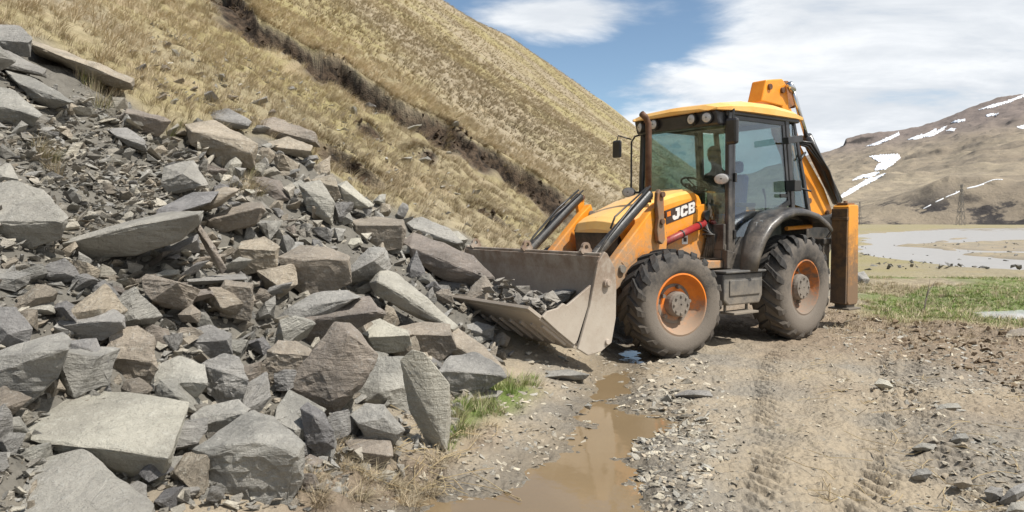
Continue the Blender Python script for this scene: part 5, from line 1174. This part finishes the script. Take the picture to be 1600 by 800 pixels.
b_ = MB(); b_.tube([(-1.19, .505, 1.70), (-1.19, .56, 1.70)], .07, 18); b_.build('hood_hinge', M['black'], R_, .008)
# exhaust
b_ = MB(); b_.tube([(-.22, .40, 1.86), (-.22, .40, 2.75), (-.21, .40, 2.86), (-.16, .40, 2.93), (-.09, .40, 2.97)], .04, 14); ex = b_.build('exhaust_pipe', M['rust'], R_, smooth=True)
b_ = MB(); b_.tube([(-.22, .40, 1.90), (-.22, .40, 1.98)], .058, 14); b_.build('pipe_collar', M['black'], ex)
# mirrors and lamps
b_ = MB(); b_.tube([(-1.30, -.80, 1.75), (-1.25, -.93, 1.85), (-1.25, -.93, 2.80), (-1.27, -.88, 2.88), (-1.31, -.80, 2.9)], .014, 8); b_.tube([(-1.25, -.93, 2.84), (-1.12, -1.08, 2.90), (-1.10, -1.10, 2.78)], .011, 8); br = b_.build('mirror_bracket', M['black'], R_, smooth=True)
b_ = MB(); b_.box((-1.11, -1.09, 2.70), (.05, .17, .26)); b_.build('mirror', M['glossblack'], br, .03)
b_ = MB(); b_.tube([(-1.30, -.80, 2.05), (-1.18, -.86, 2.05)], .016, 8); st = b_.build('lamp_bracket', M['black'], R_)
def headlamp(x_, y_, z_, par):
    b_ = MB(); b_.lathe([(.01, -.05), (.07, -.045), (.085, 0), (.085, .03)], n=24)
    for i, v in enumerate(b_.v): b_.v[i] = (v[0] * 1.25, v[1], v[2] * .85)
    h = b_.build('headlight', M['black'], par, smooth=True, loc=(x_, y_, z_), rot=(0, 0, -math.pi / 2 + .25))
    b_ = MB(); b_.lathe([(.01, .042), (.06, .036), (.082, .028), (.082, .0)], n=24)
    for i, v in enumerate(b_.v): b_.v[i] = (v[0] * 1.25, v[1], v[2] * .85)
    b_.build('lens', M['lamp'], h, smooth=True)
headlamp(-1.14, -.86, 2.05, st)
b_ = MB(); b_.tube([(-1.32, .82, 2.17), (-1.16, .86, 2.17)], .016, 8); st2 = b_.build('lamp_bracket', M['black'], R_); headlamp(-1.12, .84, 2.17, st2)
b_ = MB(); b_.tube([(-1.30, .82, 3.05), (-1.22, .93, 3.06), (-1.20, .93, 2.95)], .012, 8); b2 = b_.build('mirror_bracket', M['black'], R_)
b_ = MB(); b_.box((-1.20, .92, 2.78), (.07, .19, .34)); b_.build('mirror', M['glossblack'], b2, .035)
b_ = MB(); b_.tube([(-2.60, .80, 2.72), (-2.48, .98, 2.74)], .014, 8); b_.box((-2.40, 1.0, 2.74), (.34, .10, .09), Matrix.Rotation(.15, 3, 'Y')); b_.build('rear_mirror', M['glossblack'], R_, .03)
b_ = MB(); b_.box((-2.60, .90, 2.12), (.16, .14, .15)); b_.tube([(-2.68, .82, 2.12), (-2.95, .95, 2.05)], .014, 8); b_.build('side_lamp', M['black'], R_, .03)
b_ = MB(); b_.tube([(-2.82, .72, 3.02), (-2.95, .66, 3.0), (-3.1, .5, 2.7), (-3.3, .3, 2.6)], .018, 8); b_.tube([(-2.9, .80, 2.5), (-3.1, .75, 2.62), (-3.4, .4, 2.55)], .016, 8); b_.build('grab_rail', M['black'], R_, smooth=True)
# interior
b_ = MB(); b_.box((-2.15, 0, 1.66), (.48, .50, .14)); b_.box((-2.15, 0, 1.45), (.3, .34, .32)); b_.box((-2.40, 0, 2.0), (.14, .50, .62), Matrix.Rotation(-.12, 3, 'Y')); b_.box((-2.46, 0, 2.42), (.10, .30, .18)); b_.build('seat', M['blue'], R_, .05)
b_ = MB(); b_.box((-2.3, .33, 1.86), (.36, .09, .06)); b_.box((-2.3, -.33, 1.86), (.36, .09, .06)); b_.build('armrest', M['black'], R_, .015)
b_ = MB(); b_.tube([(-1.36, 0, 1.2), (-1.50, 0, 1.95), (-1.56, 0, 2.10)], [.07, .06, .04], 10); b_.prism([(-1.30, 1.2), (-1.30, 1.72), (-1.48, 1.78), (-1.55, 1.2)], -.2, .2); sc_ = b_.build('steering_column', M['black'], R_)
th = rad(28); b_ = MB(); ring = []
for k in range(25):
    a = 2 * math.pi * k / 24; lx, ly = .20 * math.cos(a), .20 * math.sin(a); ring.append((-1.58 + lx * math.cos(th), ly, 2.14 + lx * math.sin(th)))
b_.tube(ring, .014, 8)
for a in (0, 2.1, 4.2): b_.tube([(-1.58, 0, 2.12), (-1.58 + .2 * math.cos(a) * math.cos(th), .2 * math.sin(a), 2.14 + .2 * math.cos(a) * math.sin(th))], .010, 6)
b_.build('steering_wheel', M['black'], sc_, smooth=True)
b_ = MB()
for yy in (-.34, -.28, .36): b_.tube([(-2.75, yy, 1.3), (-2.72, yy, 1.95), (-2.66, yy, 2.1)], [.012, .012, .022], 8)
b_.box((-2.85, 0, 1.45), (.3, .9, .5)); b_.build('rear_console', M['black'], R_, .02)
b_ = MB(); b_.box((-1.38, 0, 1.40), (.10, 1.36, .46)); b_.box((-2.0, -.70, 1.45), (1.1, .05, .62)); b_.build('dark_cab_panel', M['black'], R_, .02)  # dark panels added to keep the lower cab interior dark
# backhoe: kingpost frame, boom, dipper, rams
b_ = MB(); b_.box((-3.70, 0, .92), (.18, 1.5, .75)); b_.box((-3.70, 0, 1.32), (.2, 1.54, .10)); b_.build('backhoe_frame', M['black'], R_, .02)
b_ = MB(); b_.prism([(-3.82, .6), (-3.82, 1.55), (-4.2, 1.7), (-4.75, 1.75), (-4.8, 1.4), (-4.3, .7)], -.05, .28); b_.build('kingpost', M['black'], R_, .03)
BO = [(-4.78, 1.60), (-4.86, 1.78), (-4.62, 2.12), (-4.10, 2.62), (-3.72, 3.0), (-3.60, 3.30), (-3.50, 3.72), (-3.28, 3.86), (-2.86, 3.78), (-2.72, 3.42), (-2.78, 3.38), (-3.34, 3.36), (-3.46, 2.98), (-3.66, 2.62), (-3.92, 1.96), (-4.14, 1.70), (-4.45, 1.58)]
BO = [(-4.70, 1.60), (-4.80, 1.80), (-4.55, 2.16), (-4.02, 2.66), (-3.66, 3.02), (-3.56, 3.34), (-3.48, 3.70), (-3.36, 3.80), (-2.95, 3.74), (-2.84, 3.41), (-3.36, 3.38), (-3.46, 2.98), (-3.70, 2.66), (-3.98, 1.98), (-4.12, 1.76), (-4.45, 1.60)]
for yy in (.14, -.06):
    pass
b_ = MB(); b_.prism(BO, -.08, .18); boom = b_.build('boom', M['orange'], R_, .02)
b_ = MB()
for px_, pz_ in ((-3.02, 3.64), (-3.34, 3.62), (-4.62, 1.76), (-4.1, 1.95)): b_.tube([(px_, -.10, pz_), (px_, .215, pz_)], .045, 14)
b_.build('boom_pin', M['rust'], boom, .005)
b_ = MB(); b_.prism([(-3.40, 3.78), (-3.58, 3.80), (-3.80, 3.70), (-3.78, 3.4), (-4.0, 2.6), (-4.35, 1.5), (-4.55, 1.5), (-4.3, 2.7), (-4.05, 3.74), (-3.7, 3.9)][:4] + [(-3.78, 3.45), (-3.55, 3.35), (-3.4, 3.5)], -.12, .12); b_.build('boom_knuckle', M['leverbrown'], R_, .02)
b_ = MB(); b_.prism([(-3.85, 3.55), (-4.05, 3.45), (-5.0, 1.55), (-4.85, 1.35), (-4.65, 1.5)], -.30, -.12); b_.build('dipper', M['orange'], R_, .02)
b_ = MB(); b_.tube([(-3.50, .25, 3.66), (-3.92, .25, 2.92)], .035, 12); b_.tube([(-3.42, .25, 3.72), (-3.52, .25, 3.62)], .055, 12); rod = b_.build('ram_rod', M['chrome'], R_, smooth=True)
b_ = MB(); b_.tube([(-3.90, .25, 2.95), (-4.82, .25, 1.95)], .085, 16); b_.build('boom_ram', M['glossblack'], R_, smooth=True)
b_ = MB()
for k in range(3): b_.tube([(-3.55 - .03 * k, .20 + .03 * k, 2.86), (-3.8 - .03 * k, .33 + .02 * k, 2.78 + .03 * k), (-4.3, .36 + .02 * k, 2.42), (-4.85, .34, 1.7 + .03 * k), (-4.3, .35, 1.3)], .02, 8)
for k in range(2): b_.tube([(-3.0, .19, 3.3 - .05 * k), (-3.45, .22, 3.22), (-3.6, .22, 2.8)], .016, 8)
b_.build('hydraulic_hose', M['black'], R_, smooth=True)
# stabilisers
for s in (1, -1):
    b_ = MB(); b_.prism([(-3.80, .42), (-3.79, 1.84), (-3.83, 1.87), (-4.03, 1.87), (-4.06, 1.84), (-4.10, .42), (-4.06, .37), (-3.84, .37)], *((.78, 1.04) if s > 0 else (-1.04, -.78))); sb = b_.build('stabiliser', M['stabpaint'], R_, .015)
    b_ = MB(); b_.box((-3.772, .91 * s, 1.10), (.03, .25, 1.42)); b_.box((-3.765, .91 * s, 1.66), (.05, .27, .05)); b_.build('front_shade_plate', M['darkleg'], sb, .006)  # plate added to put the front face's shade into colour
    b_ = MB(); b_.box((-3.95, .91 * s, .36), (.22, .2, .10)); b_.box((-3.95, .91 * s, .31), (.34, .34, .03)); b_.build('foot_pad', M['black'], sb, .01)
    b_ = MB(); b_.tube([(-3.90, .92 * s, 1.86), (-3.90, .92 * s, 1.93)], .03, 10); b_.box((-3.92, .91 * s, 1.885), (.2, .18, .03)); b_.build('top_cap', M['leverbrown'], sb, .006)
bpy.context.view_layer.update()

# driver: one continuous body grown from a skeleton
def skinned(name, verts, edges, radii, m, parent=None, sub=2):
    me = bpy.data.meshes.new(name); me.from_pydata(verts, edges, []); o = link(name, me, m, parent)
    md = o.modifiers.new('skin', 'SKIN'); md.use_smooth_shade = True
    for i, r in enumerate(radii):
        sv = me.skin_vertices[0].data[i]; sv.radius = (r, r) if not isinstance(r, tuple) else r; sv.use_root = (i == 0)
    o.modifiers.new('sub', 'SUBSURF').levels = sub; o.modifiers['sub'].render_levels = sub; return o
Vp = [(-2.12, 0, 1.82), (-2.13, 0, 2.0), (-2.10, 0, 2.22), (-2.06, 0, 2.36), (-2.03, 0, 2.44), (-2.00, 0, 2.55), (-1.99, 0, 2.65)]; Ep = [(i, i + 1) for i in range(6)]; Rp = [(.17, .13), (.17, .12), (.18, .12), (.10, .08), (.055, .055), (.085, .095), (.07, .085)]
def chain(start, pts, rs):
    p = start
    for q, r in zip(pts, rs): Vp.append(q); Rp.append(r); Ep.append((p, len(Vp) - 1)); p = len(Vp) - 1
    return p
for s in (1, -1):
    w_ = chain(2, [(-2.08, .19 * s, 2.28), (-1.98, .25 * s, 2.02), (-1.76, .21 * s, 2.08), (-1.68, .17 * s, 2.13)], [.065, .048, .036, .028])
    for j, (dy, ln) in enumerate(((.030, .050), (.012, .058), (-.008, .056), (-.026, .046))):
        chain(w_, [(-1.64, .17 * s + dy, 2.16), (-1.60, .17 * s + dy, 2.165), (-1.60 + .01, .17 * s + dy, 2.165 - ln * .6)], [.010, .009, .008])
    chain(w_, [(-1.66, .14 * s, 2.12), (-1.63, .13 * s, 2.13)], [.011, .009])
    chain(0, [(-2.05, .11 * s, 1.80), (-1.66, .15 * s, 1.80), (-1.58, .15 * s, 1.36), (-1.46, .15 * s, 1.26)], [.09, .07, .05, .04])
person = skinned('person', Vp, Ep, Rp, M['darkcloth']); person.matrix_world = root.matrix_world.copy()
tag(person, 'person in dark clothes sitting inside the cab, holding the steering wheel', 'person')
b_ = MB(); fc = [(.0, .0)]
hd = MB(); rows = []
for i, (z_, xf, xb, yw) in enumerate(((2.47, -1.955, -2.04, .03), (2.49, -1.90, -2.07, .055), (2.53, -1.885, -2.09, .068), (2.555, -1.882, -2.10, .072), (2.575, -1.865, -2.10, .074), (2.60, -1.885, -2.105, .077), (2.63, -1.888, -2.105, .078))):
    n = 12; rows.append([((xf + xb) / 2 + (xf - xb) / 2 * math.cos(2 * math.pi * k / n), yw * math.sin(2 * math.pi * k / n), z_) for k in range(n + 1)])
hd.quadstrip(rows); hd.build('face', M['skin'], person, smooth=True, solid=.004)
b_ = MB()
for s in (1, -1): b_.lathe([(.002, .008 * s), (.018, .006 * s), (.02, -.004 * s)], (-1.99, .082 * s, 2.575), 10)
b_.build('ear', M['skin'], person, smooth=True)
b_ = MB()
for s in (1, -1): b_.box((-1.884, .03 * s, 2.602), (.012, .026, .010))
b_.build('eye', M['black'], person); 
b_ = MB(); b_.lathe([(.002, .09), (.05, .08), (.088, .045), (.10, 0)], n=20)
cap = MB(); cap.add([(v[0] * 1.12, v[2] * .9, v[1]) for v in b_.v], b_.f); cap.build('hair', M['darkcloth'], person, smooth=True, loc=(-1.99, 0, 2.625))

# load in the bucket: soil is loose, the bigger rocks are separate
def Mw(x, y, z): return root.matrix_world @ Vector((x, y, z))
r = np.random.default_rng(55); VV = []; FF = []; CT = []; base = 0
for i in range(900):
    xx, yy = r.uniform(1.46, 2.2), r.uniform(-1.25, 1.22); zz = .36 + (xx - 1.7) * .72 if xx > 1.75 else .34; zz += r.random() * (.42 - .12 * abs(yy)) * (1 if xx < 2.05 else .4)
    P = Mw(xx, yy, zz + .03); v, f = LNP[r.integers(2)][r.integers(6)]; a = r.uniform(0, 6.28); ca, sa_ = math.cos(a), math.sin(a); t1 = r.normal(0, .5); Rt = np.array([[ca, -sa_, 0], [sa_, ca, 0], [0, 0, 1]]) @ np.array([[1, 0, 0], [0, math.cos(t1), -math.sin(t1)], [0, math.sin(t1), math.cos(t1)]])
    VV.append((v * r.uniform(.04, .19)) @ Rt.T + np.array(P)); FF.append(f + base); base += len(v); CT.append(np.tile(np.array((1., .95, .9)) * r.uniform(.6, 1.2), (len(v), 1)))
me = raw_mesh('bucket_rubble', np.concatenate(VV), np.concatenate(FF), 3); add_attr(me, 'tint', np.concatenate(CT)); o = link('bucket_rubble', me, M['rock_stuff'], smooth=False); tag(o, 'small broken stone scooped up inside the bucket', None, None, 'stuff'); o['category'] = 'gravel'
def drock(x, y, z): return float((np.array(Mw(x, y, z)) - CP) @ Fv)
H('dark-sided rock with white top inside the bucket by the near jaw', G_, [(822, 478), (835, 464), (862, 455), (893, 449), (900, 455), (885, 468), (855, 487), (835, 488)], [(830, 470), (865, 464), (897, 455)], .6, .6, D=drock(1.85, .65, .7), amp=.03)
H('small pale rock beside the white-topped rock in the bucket', P_, [(818, 473), (826, 461), (838, 463), (841, 475), (826, 482)], None, .7, .5, D=drock(1.85, .3, .7))
H('angular rock wedge standing where the pile meets the bucket lip', B_, [(724, 470), (740, 445), (757, 431), (772, 450), (783, 478), (765, 482), (735, 478)], [(728, 468), (752, 455), (768, 480)], .5, .4, D=drock(2.25, .0, .75) - .1, amp=.02)
H('grey blocky rock just left of the angular rock wedge', G_, [(684, 445), (700, 431), (728, 440), (735, 455), (715, 472), (690, 470)], [(690, 450), (730, 448)], .6, .4, D=drock(2.4, -.5, .7))
H('dark rock shard under the far part of the bucket lip', G_, [(698, 492), (710, 478), (735, 490), (740, 506), (715, 512)], None, .6, .4, D=drock(2.6, -.0, .5))
H('flat grey rock in front of the bucket floor', G_, [(722, 512), (745, 503), (772, 512), (770, 530), (735, 536)], None, .5, .4, D=drock(2.6, .4, .3))
# ------------------------------------------------------------------ labels of the smaller rocks: each named by the boulders it lies next to
def short(l):
    for c in (' with ', ' lying ', ' at the ', ' in the ', ' above ', ' below ', ' under ', ' over ', ' right of', ' left of', ' beside', ' filling', ' standing', ' tucked', ' wedged', ' sliding', ' dipping', ' pointing', ' near ', ' leaning', ' resting', ' across', ' beneath', ' lowest', ' topmost', ' slanting', ' made', ' back ', ' and ', ' on ', ' just', ' between', ' among', ' inside', ' where', ' half', ' embedded', ' behind', ' lying', ' set', ',', ' of the pile'):
        k = l.find(c)
        if k > 0: l = l[:k]
    return l
from collections import Counter
SHC = Counter(short(h[2]) for h in HREC)
HS = [(h[0], h[1], short(h[2])) for h in HREC if SHC[short(h[2])] == 1 and 2 <= len(short(h[2]).split()) <= 5]
used = Counter()
def where(dx, dy): return ('right of' if dx > 0 else 'left of') if abs(dx) > abs(dy) else ('below' if dy > 0 else 'above')
OPP = {'right of': 'left of', 'left of': 'right of', 'above': 'below', 'below': 'above'}
for x_, y_, s_, o, base_l in MREC:
    me_n = 'flat plate' if o.data.name.startswith('rubble_plate') else 'angular rock'
    mm = o.material_slots[0].material.name; col_ = {'rock_grey': 'grey', 'rock_brown': 'brownish', 'rock_pale': 'pale'}[mm]
    near_ = sorted(HS, key=lambda h: math.hypot(h[0] - x_, h[1] - y_))[:7]; done = False
    cands = []
    for i in range(4):
        a = near_[i]; cands.append('%s %s just %s the %s' % (col_, me_n, where(x_ - a[0], y_ - a[1]), a[2]))
        for j in range(i + 1, 6):
            c = near_[j]; cands.append('%s %s %s the %s, %s the %s' % (col_, me_n, where(x_ - a[0], y_ - a[1]), a[2], where(x_ - c[0], y_ - c[1]), c[2]))
    for sz_ in ('', 'small ' if s_ < 40 else 'larger '):
        for l in cands:
            l = sz_ + l
            if used[l] == 0 and len(l.split()) <= 16: used[l] = 1; o['label'] = l; done = True; break
        if done: break
